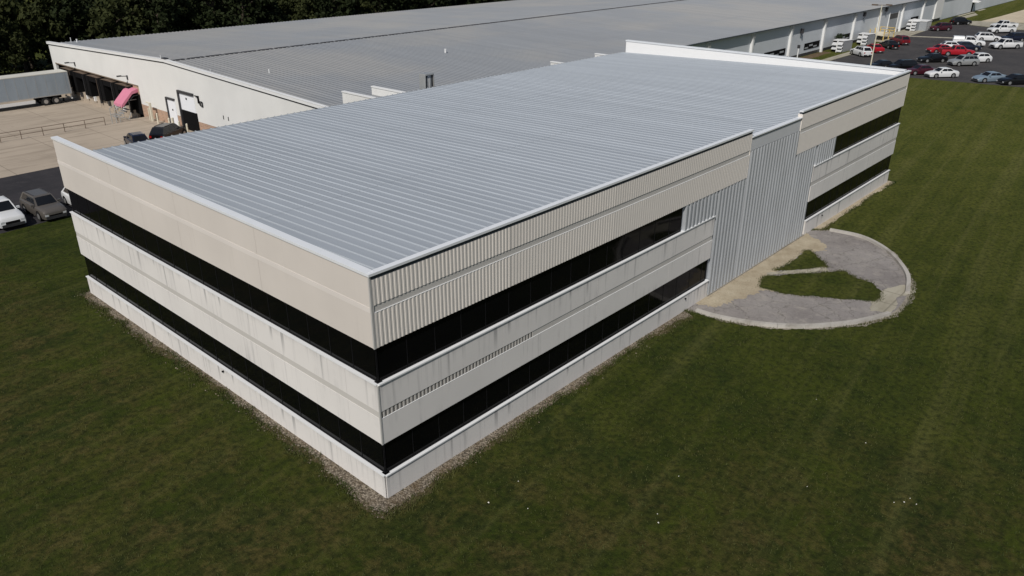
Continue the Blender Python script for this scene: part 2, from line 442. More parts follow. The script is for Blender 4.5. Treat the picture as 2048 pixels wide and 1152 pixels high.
# ================================================================== SETTING
PIT_Y, PIT_Z = 76.25, -.8
mb = MB()
for (xa, xb) in ((-700, -60), (-60, 0), (0, 60), (60, 130), (130, 300), (300, 900)):
    for (ya, yb) in ((-700, -60), (-60, -10), (-10, 40), (40, PIT_Y)):
        mb.quad((xa, ya, 0), (xb, ya, 0), (xb, yb, 0), (xa, yb, 0))
    mb.quad((xa, PIT_Y, 0), (xb, PIT_Y, 0), (xb, PIT_Y + .02, PIT_Z), (xa, PIT_Y + .02, PIT_Z))
    mb.quad((xa, PIT_Y + .02, PIT_Z), (xb, PIT_Y + .02, PIT_Z), (xb, 900, PIT_Z), (xa, 900, PIT_Z))
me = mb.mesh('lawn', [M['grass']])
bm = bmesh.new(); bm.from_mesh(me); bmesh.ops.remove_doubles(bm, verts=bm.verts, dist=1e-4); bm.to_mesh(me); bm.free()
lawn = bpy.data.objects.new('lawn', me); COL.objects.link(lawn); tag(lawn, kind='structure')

def sheet(name, poly, z, mat, thick=None):
    mb = MB()
    if thick: mb.prism_z(poly, z - thick, z)
    else: mb.add([(x, y, z) for x, y in poly], [tuple(range(len(poly)))])
    o = mb.build(name, mat); tag(o, kind='structure'); return o

def ragged(poly, amp, step=.18, seed=0, fixed=None):
    """subdivide a polygon's outline and jitter it so it reads as a worn edge"""
    rr = random.Random(seed); out = []
    n = len(poly); wob = [rr.uniform(0, 6.28) for _ in range(8)]
    s = 0
    for i in range(n):
        a = Vector(poly[i]); b = Vector(poly[(i + 1) % n]); L = (b - a).length; k = max(1, int(L / step))
        nrm = Vector((-(b - a).y, (b - a).x)); nrm = nrm / max(nrm.length, 1e-6)
        for j in range(k):
            t = j / k; q = a.lerp(b, t); s += L / k
            if fixed and fixed(q): out.append(tuple(q)); continue
            d = amp * (.5 * math.sin(s * .9 + wob[0]) + .4 * math.sin(s * 2.3 + wob[1]) + .3 * math.sin(s * 5.1 + wob[2]) + rr.uniform(-.5, .5))
            q = q + nrm * d; out.append(tuple(q))
    return out

def smooth_poly(pts, n=5, closed=True):
    out = []; k = len(pts)
    for i in range(k if closed else k - 1):
        p0, p1, p2, p3 = (Vector(pts[(i + j) % k] if closed else pts[min(max(i + j, 0), k - 1)]) for j in (-1, 0, 1, 2))
        for j in range(n):
            t = j / n
            out.append(tuple(.5 * ((2 * p1) + (p2 - p0) * t + (2 * p0 - 5 * p1 + 4 * p2 - p3) * t * t + (3 * p1 - p0 - 3 * p2 + p3) * t ** 3)))
    if not closed: out.append(tuple(pts[-1]))
    return out

W_, L_ = 29.15, 58.55
# soil and gravel bands round the building: (outside offset varies)
inner = lambda q: (q[0] > -.02 and q[1] > -.02 and q[0] < L_ + .02)
left_soil = ragged([(.3, W_ + .4), (-.5, W_ + .6), (-.62, 24), (-.75, 18), (-.35, 14), (-.60, 9), (-.6, 5), (-.95, 1), (-.80, -.8), (1, -.95), (4, -.75), (8, -.62), (13, -.55), (18, -.4), (22.8, -.8), (23.2, .3), (.3, .3)], .2, .09, 3, inner)
sheet('bare_soil', left_soil, .004, M['soil'])
left_gr = ragged([(.3, W_ + .2), (-.55, W_ + .35), (-.45, 25.5), (-.50, 19.8), (-.15, 16.5), (-.12, 15), (-.42, 10.6), (-.30, 7.4), (-.45, 3.7), (-.85, .4), (-.62, -.66), (.5, -.75), (2.8, -.55), (5.9, -.48), (9.7, -.48), (13.8, -.45), (19, -.18), (21.5, -.5), (22.8, -.75), (23.2, .3), (.3, .3)], .13, .08, 5, inner)
sheet('gravel_strip', left_gr, .009, M['gravel'])
rs = ragged([(42, .3), (42.2, -.6), (48.5, -.5), (54, -.42), (59.1, -.5), (59.4, .8), (58, .8)], .1, .2, 9, inner)
sheet('gravel_strip', rs, .009, M['sand'])

# entry drive
outer = [(23.3, .15), (23.46, -.6), (23.62, -2.1), (24.4, -4.2), (25.7, -6.1), (27.7, -7.8), (29.3, -8.7), (30.9, -9.35), (32.5, -9.45), (34.7, -9.2), (37.6, -8.3), (40.3, -6.6), (41.95, -4.95), (42.8, -3.2), (42.6, -1.1), (41.4, .15)]
drive = smooth_poly(outer, 6, False)
sheet('drive_apron', ragged([(x * 1.0 + (x - 33) * .022, y * 1.035 - (.06 if y < -.3 else 0)) for x, y in drive], .13, .1, 21, lambda q: q[1] > -.2), .010, M['apron'])
sheet('drive_gutter', ragged([(30.6, -8.3), (33.2, -7.5), (36.0, -8.6), (35.3, -9.5), (33.6, -9.0), (32.6, -9.3), (31.3, -9.4)], .1, .12, 61), .026, M['walk'])
sheet('entry_drive', drive, .016, M['old_asphalt'])
sand = ragged([(24.2, .15), (24.5, -.9), (25.6, -1.6), (27.3, -1.7), (28.8, -2.1), (29.6, -2.9), (30.2, -2.2), (31, -1.5), (33.2, -1.4), (35.2, -1.5), (36.9, -1.6), (38.4, -2.6), (39.2, -2.2), (39.9, -1.2), (40.6, -.4), (40.7, .15)], .26, .10, 31, lambda q: q[1] > .05)
sheet('sandy_ground', sand, .022, M['sand'])
isl_a = ragged([(32.5, -1.4), (33.6, -1.5), (35.1, -1.55), (37.1, -1.4), (37.6, -1.6), (36.5, -2.9), (35.5, -3.8), (34.2, -2.9)], .10, .15, 41)
isl_b = ragged([(29.3, -1.8), (31.2, -1.35), (33.3, -2.9), (35.6, -4.95), (35.0, -5.7), (34.8, -7.1), (33.9, -7.95), (32.2, -8.15), (31.5, -6.9), (30.4, -5.1), (29.3, -3.3)], .10, .15, 43)
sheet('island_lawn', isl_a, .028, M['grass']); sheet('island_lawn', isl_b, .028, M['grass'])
sheet('garden_path', ragged([(31.3, -1.3), (31.8, -1.15), (35.4, -3.65), (34.9, -4.1)], .09, .12, 47), .033, M['walk'])

def sweep_kerb(pts, w, h, z, mat):
    """kerb stones along a line, one short gap between stones"""
    mb = MB(); P = [Vector((x, y)) for x, y in pts]
    acc = 0
    for a, b in zip(P[:-1], P[1:]):
        d = (b - a); L = d.length; d = d / L; n = Vector((-d.y, d.x)) * w / 2
        acc += L
        g = .012 if acc > 1.5 else -.004
        if acc > 1.5: acc = 0
        b2 = b - d * g
        mb.hexa([(a.x + n.x, a.y + n.y, z), (a.x - n.x, a.y - n.y, z), (b2.x - n.x, b2.y - n.y, z), (b2.x + n.x, b2.y + n.y, z)],
                [(a.x + n.x * .85, a.y + n.y * .85, z + h), (a.x - n.x * .85, a.y - n.y * .85, z + h), (b2.x - n.x * .85, b2.y - n.y * .85, z + h), (b2.x + n.x * .85, b2.y + n.y * .85, z + h)])
    o = mb.build('drive_kerb', mat); tag(o, kind='structure'); return o
sweep_kerb(smooth_poly(outer[1:8], 9, False), .30, .19, .0, M['kerb2'])
sweep_kerb(smooth_poly(outer[9:15], 9, False), .30, .19, .0, M['kerb2'])
inset = [(x + (33 - x) * .045, y * .93) for x, y in outer]

# left side yard
sheet('parking_lot', [(-70, 44.3), (0, 45.0), (4.8, 45.4), (26, 45.6), (26, 61.2), (-70, 59.6)], .006, M['asphalt'])
sheet('truck_court', [(-70, 59.6), (26, 61.2), (26, PIT_Y + .01), (-70, PIT_Y + .01)], .011, M['court'])
sheet('loading_yard', [(-70, PIT_Y + .02), (26.4, PIT_Y + .02), (26.4, 104.2), (-70, 105.2)], PIT_Z + .006, M['court'])
# right side yard
sheet('parking_lot', [(116.6, 21.5), (115.4, 31.9), (117, 32.0), (157, 32.2), (171, 33), (186, 33.6), (204.5, 33.6), (203.2, 29.4), (200.6, 23.3), (200, 18), (206, 6), (205, -60), (123, -60), (121.2, -12), (120.2, 1.3), (118.6, 10)], .006, M['asphalt2'])
sheet('footpath', [(114, 32.05), (114, 33.5), (157, 34.0), (157, 32.3)], .011, M['walk'])
sheet('mulch_bed', ragged([(92, 37.6), (92, 36.2), (122, 36.0), (128, 35.6), (136, 35.9), (136, 37.6)], .2, .4, 51), .008, M['mulch'])
sheet('loading_pad', [(157.1, 32.3), (157.1, 37.7), (187, 37.7), (187, 33.7), (171, 33.1)], .011, M['walk'])
sheet('valley_gutter', [(170.2, 33.0), (172, 33.1), (178.2, 18.2), (180, 8), (178, 8), (176.2, 18)], .010, M['walk'])
sheet('road_apron', [(204.6, 33.4), (211.5, 33.5), (215, 29.6), (216, 22), (219, 5), (207, 5), (200.8, 18), (201.2, 23.3), (203.6, 29.3)], .010, M['walk'])
sheet('road', [(214.5, 29.6), (232, 28.9), (256, 28.5), (300, 27.5), (420, 24), (420, -30), (230, -30), (217.8, 12), (217, 21)], .014, M['road'])
for k, pl in enumerate(([(220.4, 34.4), (231, 34.2), (236.5, 36.2), (220.5, 36.2)], [(223.4, 36.8), (239, 36.8), (241, 37.6), (224, 37.6)], [(243.5, 37.6), (251.5, 37.6), (251, 36.9), (243.5, 36.8)])):
    sheet('concrete_pad', pl, .010, M['walk'])

# ================================================================== OFFICE BUILDING
ZP, ZS1, ZS0, ZB = 6.948, 5.422, 2.672, 1.166
office = empty('office_building', (0, 0, 0), label='long beige office block with black ribbon windows and ribbed metal roof on the lawn', cat='building')

def coping_of(p, boxes):
    c = MB()
    for b in boxes: c.box(*b)
    return c.build('coping', M['coping'], p)

SEAM_L = [7.55, 14.6, 21.75]
# left parapet
mb = MB(); ys = [.065] + SEAM_L + [W_]
for a, b in zip(ys[:-1], ys[1:]):
    mb.box(0, .30, a + .008, b - .008, ZP, 8.40); mb.box(.0, .30, a + .008, b - .008, 8.62, 9.86)
mb.use(2).box(-.012, .30, .065, W_, 8.402, 8.618)
mb.use(1).box(.03, .28, .07, W_ - .01, ZP + .01, 9.84)
p = mb.build('parapet', [M['beige'], M['seam'], M['beige_lt']], office)
coping_of(p, [(-.05, .31, .12, W_ + .05, 9.865, 9.98)])
for xx in (0,):
    MB().box(-.02, .05, -.02, .05, ZP, 9.86).build('corner_trim', M['corner'], p)
# front parapets
def front_parapet(x0, x1, seams, mid_open):
    mb = MB()
    for xa, xb, dp in ((x0, min(x1, 7.5), .017), (max(x0, 7.5), min(x1, 15.1), .011), (max(x0, 15.1), x1, .008)):
        if xb - xa > .1:
            rib_front(mb, xa, xb, ZP, 8.385, 0, dp, .20); rib_front(mb, xa, xb, 8.685, 9.70, 0, dp, .20)
    mb.box(x0, x1, .062, .33, ZP, 9.72)                 # panel body
    mb.use(1).box(x0, x1, .0, .062, 8.385, 8.40)        # sunlit top of the lower panel
    mb.use(2).box(x0, x1, .03, .062, 8.402, 8.685)      # recessed band
    mb.use(3).box(x0, x1, .018, .21, 9.722, 9.85)       # dark strip painting the shadow below the coping
    mb.use(0).box(x0 - .002, x0 + .06, -.004, .061, ZP, 9.70); mb.box(x1 - .06, x1 + .002, -.004, .061, ZP, 9.70)
    p = mb.build('parapet', [M['beige_rib'], M['ledge'], M['recess'], M['gutter']], office)
    coping_of(p, [(x0 - .10, x1 + .03, -.05, .22, 9.865, 9.965)])
    return p
front_parapet(.055, 29.3, None, None)
front_parapet(36.56, L_, None, None)
# far-end parapet with its white inner face
mb = MB(); mb.box(L_ - .30, L_ - .002, .345, W_, ZP, 9.86); mb.use(1).box(L_ - .345, L_ - .302, .345, W_, 8.4, 9.862)
p = mb.build('parapet', [M['beige'], M['inner']], office)
coping_of(p, [(L_ - .40, L_ + .06, .345, W_ + .06, 9.868, 10.0)])
# spandrels
def spandrel_left():
    ys = [.065, 2.05, 8.85, 14.6, 17.95, 20.25, 22.55, W_]; mb = MB()
    for a, b in zip(ys[:-1], ys[1:]):
        mb.use(0).box(0, .28, a + .006, b - .006, ZS0, 3.87); mb.box(0, .28, a + .006, b - .006, 4.16, 5.36)
    mb.use(1).box(.025, .27, .07, W_ - .01, ZS0 + .01, 5.35)
    mb.use(2).box(.014, .24, .075, W_ - .02, 3.872, 4.158)
    p = mb.build('spandrel', [M['white_panel'], M['seam'], M['recess']], office)
    MB().box(-.05, .30, .05, W_ + .02, 5.362, ZS1).build('ledge', M['ledge'], p)
    MB().box(-.02, .045, -.02, .045, ZS0, 5.36).build('corner_trim', M['corner'], p)
spandrel_left()
def spandrel_front(x0, x1, seams):
    xs = [x0] + seams + [x1]; mb = MB()
    for a, b in zip(xs[:-1], xs[1:]):
        mb.use(0).box(a + .006, b - .006, 0, .28, ZS0, 3.86); mb.box(a + .006, b - .006, 0, .28, 4.17, 5.36)
    mb.use(1).box(x0 + .01, x1 - .01, .03, .27, ZS0 + .01, 5.35)
    xr = min(x1 - .02, 9.0) if x0 < 9 else x0 + .02
    mb.use(2)
    if xr > x0 + .1: rib_front(mb, x0 + .02, xr, 3.862, 4.168, .016, .045, .20)
    mb.box(xr, x1 - .02, .022, .06, 3.862, 4.168)
    mb.use(3).box(x0, x1, -.004, .05, 3.845, 3.861)
    p = mb.build('spandrel', [M['white_panel'], M['seam'], M['recess'], M['ledge']], office)
    MB().box(x0 - .005, x1 + .02, -.05, .28, 5.362, ZS1).build('ledge', M['ledge'], p)
spandrel_front(.05, 25.65, [6.95, 13.91, 20.77]); spandrel_front(40.15, L_, [45.06, 51.66])
# base walls
mb = MB(); ys = [.055, 5.2, 9.6, 14.6, 19.0, 23.3, W_]
for a, b in zip(ys[:-1], ys[1:]): mb.box(0, .28, a + .005, b - .005, -.3, 1.11)
mb.use(1).box(.03, .27, .06, W_ - .01, -.3, 1.10)
p = mb.build('base_wall', [M['white_panel'], M['seam']], office)
MB().box(-.05, .30, .04, W_ + .02, 1.112, ZB).build('ledge', M['ledge'], p)
def base_front(x0, x1, seams):
    xs = [x0] + seams + [x1]; mb = MB()
    for a, b in zip(xs[:-1], xs[1:]): mb.box(a + .006, b - .006, 0, .28, -.3, 1.11)
    mb.use(1).box(x0 + .01, x1 - .01, .03, .27, -.3, 1.10)
    p = mb.build('base_wall', [M['white_panel'], M['seam']], office)
    MB().box(x0 - .005, x1 + .02, -.05, .28, 1.112, ZB).build('ledge', M['ledge'], p)
    return p
pb = base_front(.05, 25.75, [7.6, 13.8, 20.8]); base_front(40.3, L_, [47.0, 53.9])
for (x, z) in ((23.0, .86),): MB().tube((x, -.09, z), (x, .0, z), .045).build('hose_tap', M['black'], pb)
MB().tube((43.4, -.09, .8), (43.4, 0, .8), .045).build('hose_tap', M['black'], office)
MB().tube((-.09, 12.55, .95), (0, 12.55, .95), .05).build('hose_tap', M['black'], office)
# ribbon windows
def ribbon_y(z0, z1):
    mb = MB().box(.13, .22, .13, W_ - .05, z0, z1); p = mb.build('ribbon_window', M['glass'], office)
    q = MB()
    y = .15
    while y < W_ - .2: q.box(.118, .129, y - .018, y + .018, z0, z1); y += 1.46
    q.box(.108, .129, .131, W_ - .06, z1 - .06, z1 - .002); q.box(.108, .129, .131, W_ - .06, z0 + .002, z0 + .06)
    q.build('mullions', M['mull'], p)
def ribbon_x(x0, x1, z0, z1):
    mb = MB().box(x0, x1, .13, .22, z0, z1); p = mb.build('ribbon_window', M['glass'], office)
    q = MB(); x = x0 + .03
    while x < x1 - .1: q.box(x - .018, x + .018, .118, .129, z0, z1); x += 1.46
    q.box(x1 - .05, x1, .112, .129, z0, z1)
    q.box(x0, x1, .108, .1285, z1 - .06, z1 - .002); q.box(x0, x1, .108, .1285, z0 + .002, z0 + .06)
    q.build('mullions', M['mull'], p)
for z0, z1 in ((ZB, ZS0), (ZS1, ZP)): ribbon_y(z0, z1)
ribbon_x(.13, 21.9, ZS1, ZP); ribbon_x(.13, 25.5, ZB, ZS0)
ribbon_x(43.75, L_ - .05, ZS1, ZP); ribbon_x(40.42, L_ - .05, ZB, ZS0)
# corrugated entrance wall
mb = MB()
PT = .42
for (x0, x1, z0, z1) in ((21.92, 25.62, ZS1, ZP), (25.72, 29.26, -.1, ZP), (29.36, 36.5, -.1, 8.62), (36.6, 40.1, -.1, ZP), (40.2, 43.72, ZS1, ZP)):
    rib_front(mb, x0, x1, z0, z1, -.03, .20, PT, .41, .09)
mb.use(1).box(21.92, 25.7, .18, .28, ZS1, ZP - .01); mb.box(25.72, 40.1, .18, .29, -.3, ZP - .02); mb.box(29.36, 36.5, .17, .29, ZP, 8.62); mb.box(40.2, 43.72, .17, .28, ZS1, ZP - .01)
p = mb.build('corrugated_wall', [M['corr'], M['darkgrey']], office)
MB().box(25.77, 40.28, -.06, .16, -.2, .10).build('sill', M['kerb'], p)
mb = MB().box(29.35, 36.51, .04, .30, 8.62, 9.36); mb.use(1).box(29.35, 36.51, .02, .30, 9.362, 9.44)
p = mb.build('entry_fascia', [M['fascia'], M['gutter']], office)
MB().box(29.34, 36.54, -.03, .32, 9.445, 9.52).build('coping', M['coping'], p)
# roof: standing-seam, falls to the rear
ZF, ZR, YF, YR = 9.47, 8.66, .30, 29.6
def seam_roof(x0, x1, first, pitch, ya, za, yb, zb, h=.07, wb=.13, wt=.05):
    mb = MB(); xs = []; x = first
    prof = [(x0, 0)]
    while x < x1 - wb:
        if x > x0 + wb: prof += [(x - wb / 2, 0), (x - wt / 2, h), (x + wt / 2, h), (x + wb / 2, 0)]
        x += pitch
    prof.append((x1, 0))
    n = len(prof)
    vs = [(x, ya, za + z) for x, z in prof] + [(x, yb, zb + z) for x, z in prof]
    mb.add(vs, [(i, i + 1, n + i + 1, n + i) for i in range(n - 1)])
    return mb
mb = seam_roof(.32, L_ - .36, .63, .547, YF, ZF, YR, ZR, .048, .092, .036)
roof = mb.build('roof', M['roof'], office)
prof = [(.32, 0)]; x = .63
while x < L_ - .49: prof += [(x - .06, 0), (x - .03, .06), (x + .03, .06), (x + .06, 0)]; x += .547
prof.append((L_ - .36, 0)); q = MB()
for (xa, za), (xb, zb2) in zip(prof[:-1], prof[1:]):
    q.add([(xa, YR + .004, ZR - .06), (xb, YR + .004, ZR - .06), (xb, YR + .004, ZR + zb2), (xa, YR + .004, ZR + za), (xa, YR + .05, ZR - .06), (xb, YR + .05, ZR - .06), (xb, YR + .05, ZR + zb2), (xa, YR + .05, ZR + za)], [(0, 1, 2, 3), (7, 6, 5, 4), (3, 2, 6, 7)])
me = q.mesh('eave_closure', [M['steel']]); bm = bmesh.new(); bm.from_mesh(me); bmesh.ops.remove_doubles(bm, verts=bm.verts, dist=1e-4); bm.to_mesh(me); bm.free()
o = bpy.data.objects.new('eave_closure', me); COL.objects.link(o); o.parent = roof
MB().box(.3, L_ - .3, YR + .055, YR + .16, ZR - .16, ZR - .02).build('gutter', M['gutter'], roof)
# plain rear and end walls
mb = MB().box(.31, L_ - .31, 29.1, 29.35, -.3, 8.5); mb.box(L_ - .27, L_ - .04, .31, 29.09, -.3, ZP - .01)
mb.build('rear_wall', M['white_panel'], office)

# ================================================================== LINK BUILDINGS behind
def link(label, x0, x1, y0, y1, zt):
    t = empty('link_building', ((x0 + x1) / 2, (y0 + y1) / 2, 0), label=label, cat='building')
    ox, oy = t.location.x, t.location.y
    X0, X1, Y0, Y1 = x0 - ox, x1 - ox, y0 - oy, y1 - oy
    mb = MB().box(X0, X0 + .25, Y0, Y1, -.2, zt - .1); mb.box(X1 - .25, X1, Y0, Y1, -.2, zt - .1); mb.box(X0 + .26, X1 - .26, Y1 - .25, Y1 - .01, -.2, zt - .8)
    mb.build('wall', M['wall'], t)
    MB().box(X0 - .05, X0 + .3, Y0, Y1 + .03, zt - .098, zt).build('coping', M['trim'], t)
    MB().box(X1 - .3, X1 + .05, Y0, Y1 + .03, zt - .098, zt).build('coping', M['trim'], t)
    q = seam_roof(X0 + .26, X1 - .26, X0 + .5, .55, Y0, zt - .8, Y1 - .1, zt - .75); q.build('roof', M['roof2'], t)
    return t
link('short beige link with white copings behind the office roof, close to the white gable wall', 26.1, 29.6, 29.8, 36.9, 8.0)
link('low far link with thin white copings behind the right half of the office roof', 51.4, 59.6, 29.8, 34.1, 8.0)
t = empty('roof_louvre', (31.6, 31.9, 0), label='tall narrow slatted metal vent shaft rising behind the middle of the office roof', cat='vent')
mb = MB()
for dx in (-.52, .46): MB().box(dx, dx + .06, -.4, .4, 0, 9.35).build('side_panel', M['steel'], t)
mb.box(-.5, .5, -.42, .42, 9.3, 9.42)
mb.build('frame', M['steel'], t)
mb = MB().box(-.455, .455, -.2, .3, 0, 9.30); mb.build('back', M['rust'], t)
for x, m in ((-.33, 'darkgrey'), (-.17, 'grey'), (.0, 'trim'), (.18, 'grey'), (.34, 'darkgrey')):
    MB().box(x - .055, x + .055, -.32, -.22, 7.9, 9.33).build('slat', M[m], t)

# ================================================================== WAREHOUSE
GX, WY, WR, YRIDGE, ZRIDGE = 25.5, 37.8, 104.5, 69.2, 7.19
EY, EZ = 37.2, 6.1
sl = (ZRIDGE - EZ) / (YRIDGE - EY); slr = (ZRIDGE - 6.02) / (WR - YRIDGE)
def rz_(y): return ZRIDGE - (sl * (YRIDGE - y) if y < YRIDGE else slr * (y - YRIDGE))
XE = 430.0
ware = empty('warehouse', (GX, 70, 0), label='vast low white warehouse with grey gabled metal roof behind the office block', cat='warehouse')
def wb_(mb, name, mat, parent=None, smooth=False):
    o = mb.build(name, mat, parent or ware, smooth)
    if parent is None or parent is ware: o.location = (-GX, -70, 0)
    return o
# gable wall
t0 = -.10
mb = MB()
def gpan(poly): mb.prism_x(poly, GX, GX + .3)
DY0, DY1, DZ = 78.9, 103.4, 3.55
gpan([(WY, 1.35), (DY0 - 1.6, 1.35), (DY0 - 1.6, rz_(DY0 - 1.6) + t0), (YRIDGE, ZRIDGE + t0), (WY, rz_(WY) + t0)])
gpan([(DY0 - 1.599, DZ), (WR - .001, DZ), (WR - .001, 6.02 + t0), (DY0 - 1.599, rz_(DY0 - 1.6) + t0)])
gpan([(DY1, PIT_Z - .1), (WR - .001, PIT_Z - .1), (WR - .001, DZ - .001), (DY1, DZ - .001)])
gable = wb_(mb, 'gable_wall', M['wall'])
mb = MB().box(GX + .012, GX + .28, WY, DY0 - 1.6, -.9, 1.348); mb.box(GX + .012, GX + .28, DY0 - 1.6, DY0, .0, DZ - .001)
wb_(mb, 'brick_base', M['brick'])
# trim board along the gable top
mb = MB()
mb.prism_x([(WY - .6, rz_(WY - .6) + .02), (YRIDGE, ZRIDGE + .02), (YRIDGE, ZRIDGE + .30), (WY - .6, rz_(WY - .6) + .30)], GX - .14, GX - .003)
mb.prism_x([(YRIDGE + .001, ZRIDGE + .02), (WR + .2, rz_(WR + .2) + .02), (WR + .2, rz_(WR + .2) + .30), (YRIDGE + .001, ZRIDGE + .30)], GX - .14, GX - .003)
mb.use(1)
mb.prism_x([(WY - .5, rz_(WY - .5) - .12), (YRIDGE, ZRIDGE - .12), (YRIDGE, ZRIDGE + .018), (WY - .5, rz_(WY - .5) + .018)], GX - .05, GX - .003)
mb.prism_x([(YRIDGE + .001, ZRIDGE - .12), (WR, rz_(WR) - .12), (WR, rz_(WR) + .018), (YRIDGE + .001, ZRIDGE + .018)], GX - .05, GX - .003)
mb.use(0)
mb.prism_x([(WY - .6, rz_(WY - .6) + .302), (YRIDGE, ZRIDGE + .302), (YRIDGE, ZRIDGE + .34), (WY - .6, rz_(WY - .6) + .34)], GX - .16, GX + .25)
mb.prism_x([(YRIDGE + .001, ZRIDGE + .302), (WR + .2, rz_(WR + .2) + .302), (WR + .2, rz_(WR + .2) + .34), (YRIDGE + .001, ZRIDGE + .34)], GX - .16, GX + .25)
wb_(mb, 'gable_trim', [M['trim'], M['darkgrey']])
# dock recess
mb = MB().box(GX + 1.4, GX + 1.6, DY0, DY1, PIT_Z - .1, DZ); mb.use(1).box(GX + .301, GX + 1.39, DY0, DY1, DZ - .25, DZ - .002)
mb.use(0).box(GX + .31, GX + 1.39, DY0 - .0, DY0 + .2, PIT_Z - .1, DZ - .26); mb.box(GX + .31, GX + 1.39, DY1 - .2, DY1, PIT_Z - .1, DZ - .26)
mb.use(2).box(GX - .02, GX + 1.39, DY0 + .201, DY1 - .201, PIT_Z - .1, .40)
wb_(mb, 'dock_recess', [M['black'], M['soffit'], M['court']])
wb_(MB().box(GX - .05, GX + .0, DY0 - 1.6, DY1, DZ - .08, DZ + .04), 'dock_lintel', M['soffit'])
docks = [81.3, 85.75, 90.2, 94.65, 99.1]
for k, y in enumerate(docks):
    mb = MB().box(GX - .45, GX + 1.3, y - 2.12, y - 1.2, .42, 3.2); mb.box(GX - .45, GX + 1.3, y + 1.2, y + 2.12, .42, 3.2); mb.box(GX - .40, GX + 1.3, y - 1.2, y + 1.2, 2.5, 3.2)
    d = wb_(mb, 'dock_shelter', M['black'])
    MB().box(GX + .55, GX + .7, y - 1.19, y + 1.19, .42, 2.49).build('dock_door', M['black'], d)
    mb = MB()
    for s in range(8):
        a0, a1 = math.pi * s / 8, math.pi * (s + 1) / 8
        mb.hexa([(GX - .45, y - 1.7 + 3.4 * s / 8, 3.202), (GX + .5, y - 1.7 + 3.4 * s / 8, 3.202), (GX + .5, y - 1.7 + 3.4 * (s + 1) / 8, 3.202), (GX - .45, y - 1.7 + 3.4 * (s + 1) / 8, 3.202)],
                [(GX - .45, y - 1.7 + 3.4 * s / 8, 3.22 + .12 * math.sin(a0)), (GX + .5, y - 1.7 + 3.4 * s / 8, 3.22 + .12 * math.sin(a0)), (GX + .5, y - 1.7 + 3.4 * (s + 1) / 8, 3.22 + .12 * math.sin(a1)), (GX - .45, y - 1.7 + 3.4 * (s + 1) / 8, 3.22 + .12 * math.sin(a1))])
    MB().box(GX - .47, GX - .451, y - 1.45, y - 1.36, .5, 3.1).build('guide_stripe', M['darkgrey'] if k % 2 else M['rust'], d)
    mb.build('head_pad', M['rust'], d)
    for dy in (-1.15, .85):
        MB().box(GX - .30, GX - .03, y + dy, y + dy + .3, -.15, .42).build('bumper', M['trim'] if (k + int(dy > 0)) % 2 else M['darkgrey'], d)
    d.location = (-GX, -70, 0)
# personnel door, roller door and their dark surrounds
mb = MB().box(GX - .20, GX - .003, 70.05, 70.25, .1, 3.2); mb.box(GX - .20, GX - .003, 68.2, 70.05, 3.02, 3.2)
p = wb_(mb, 'side_door', M['darkgrey'])
MB().box(GX - .06, GX - .003, 68.2, 70.045, .05, 3.018).build('panel', M['doorwhite'], p)
MB().box(GX - .075, GX - .061, 68.9, 69.15, 1.75, 1.95).build('pane', M['black'], p)
mb = MB().box(GX - .22, GX - .003, 66.75, 67.0, .1, 4.4); mb.box(GX - .22, GX - .003, 63.45, 66.75, 4.15, 4.4)
p = wb_(mb, 'roller_door', M['darkgrey'])
MB().box(GX - .05, GX - .003, 63.5, 66.745, 2.25, 4.148).build('panel', M['doorwhite'], p)
MB().box(GX - .065, GX - .051, 65.1, 65.4, 3.5, 3.72).build('pane', M['black'], p)
MB().box(GX - .03, GX - .003, 63.3, 66.745, .03, 2.248).build('opening', M['black'], p)
mb = MB().path([(GX - .12, 63.0, 4.25), (GX - .12, 62.4, 4.25), (GX - .12, 62.4, 3.5)], .07); mb.path([(GX - .12, 62.1, 3.75), (GX - .12, 61.6, 3.75), (GX - .12, 61.6, 3.3), (GX - .12, 62.0, 3.3), (GX - .12, 62.1, 3.7)], .06)
mb.box(GX - .10, GX - .003, 62.3, 62.5, 3.5, 4.3)
wb_(mb, 'pipe_bracket', M['black'])
for y in (57.5, 56.5): wb_(MB().box(GX - .05, GX - .003, y - .05, y + .05, 2.5, 2.9), 'conduit', M['darkgrey'])
for y, z in ((96.1, 4.15), (79.9, 4.25)):
    mb = MB().tube((GX - .9, y + .0, z + .25), (GX - .02, y, z + .15), .05); mb.box(GX - 1.25, GX - .75, y - .14, y + .14, z + .2, z + .34); mb.box(GX - .10, GX - .003, y - .12, y + .12, z - .25, z + .25)
    wb_(mb, 'wall_lamp', M['darkgrey'])
# awning over the dock steps
mb = MB().add([(25.52, 77.7, 3.15), (25.52, 80.0, 3.15), (24.75, 80.0, 2.95), (24.75, 77.7, 2.95), (23.3, 80.0, 1.55), (23.3, 77.7, 1.55), (23.25, 80.0, 1.2), (23.25, 77.7, 1.2),
               (24.75, 77.7, 2.6), (25.52, 77.7, 2.75), (23.35, 77.7, 1.2)], [(0, 1, 2, 3), (3, 2, 4, 5), (5, 4, 6, 7), (0, 3, 8, 9), (3, 5, 10, 8)])
p = wb_(mb, 'awning', M['pink'])
MB().path([(25.5, 77.78, 2.4), (24.9, 77.78, 2.35), (23.3, 77.78, 1.15)], .04).build('frame', M['darkgrey'], p); mb = MB().path([(25.5, 79.9, 2.4), (24.9, 79.9, 2.35), (23.3, 79.9, 1.15), (23.3, 79.9, PIT_Z)], .04)
mb.build('frame', M['darkgrey'], p)
wb_(MB().box(GX - .06, GX - .003, 77.35, 79.3, .02, 2.5), 'dock_side_door', M['black'])
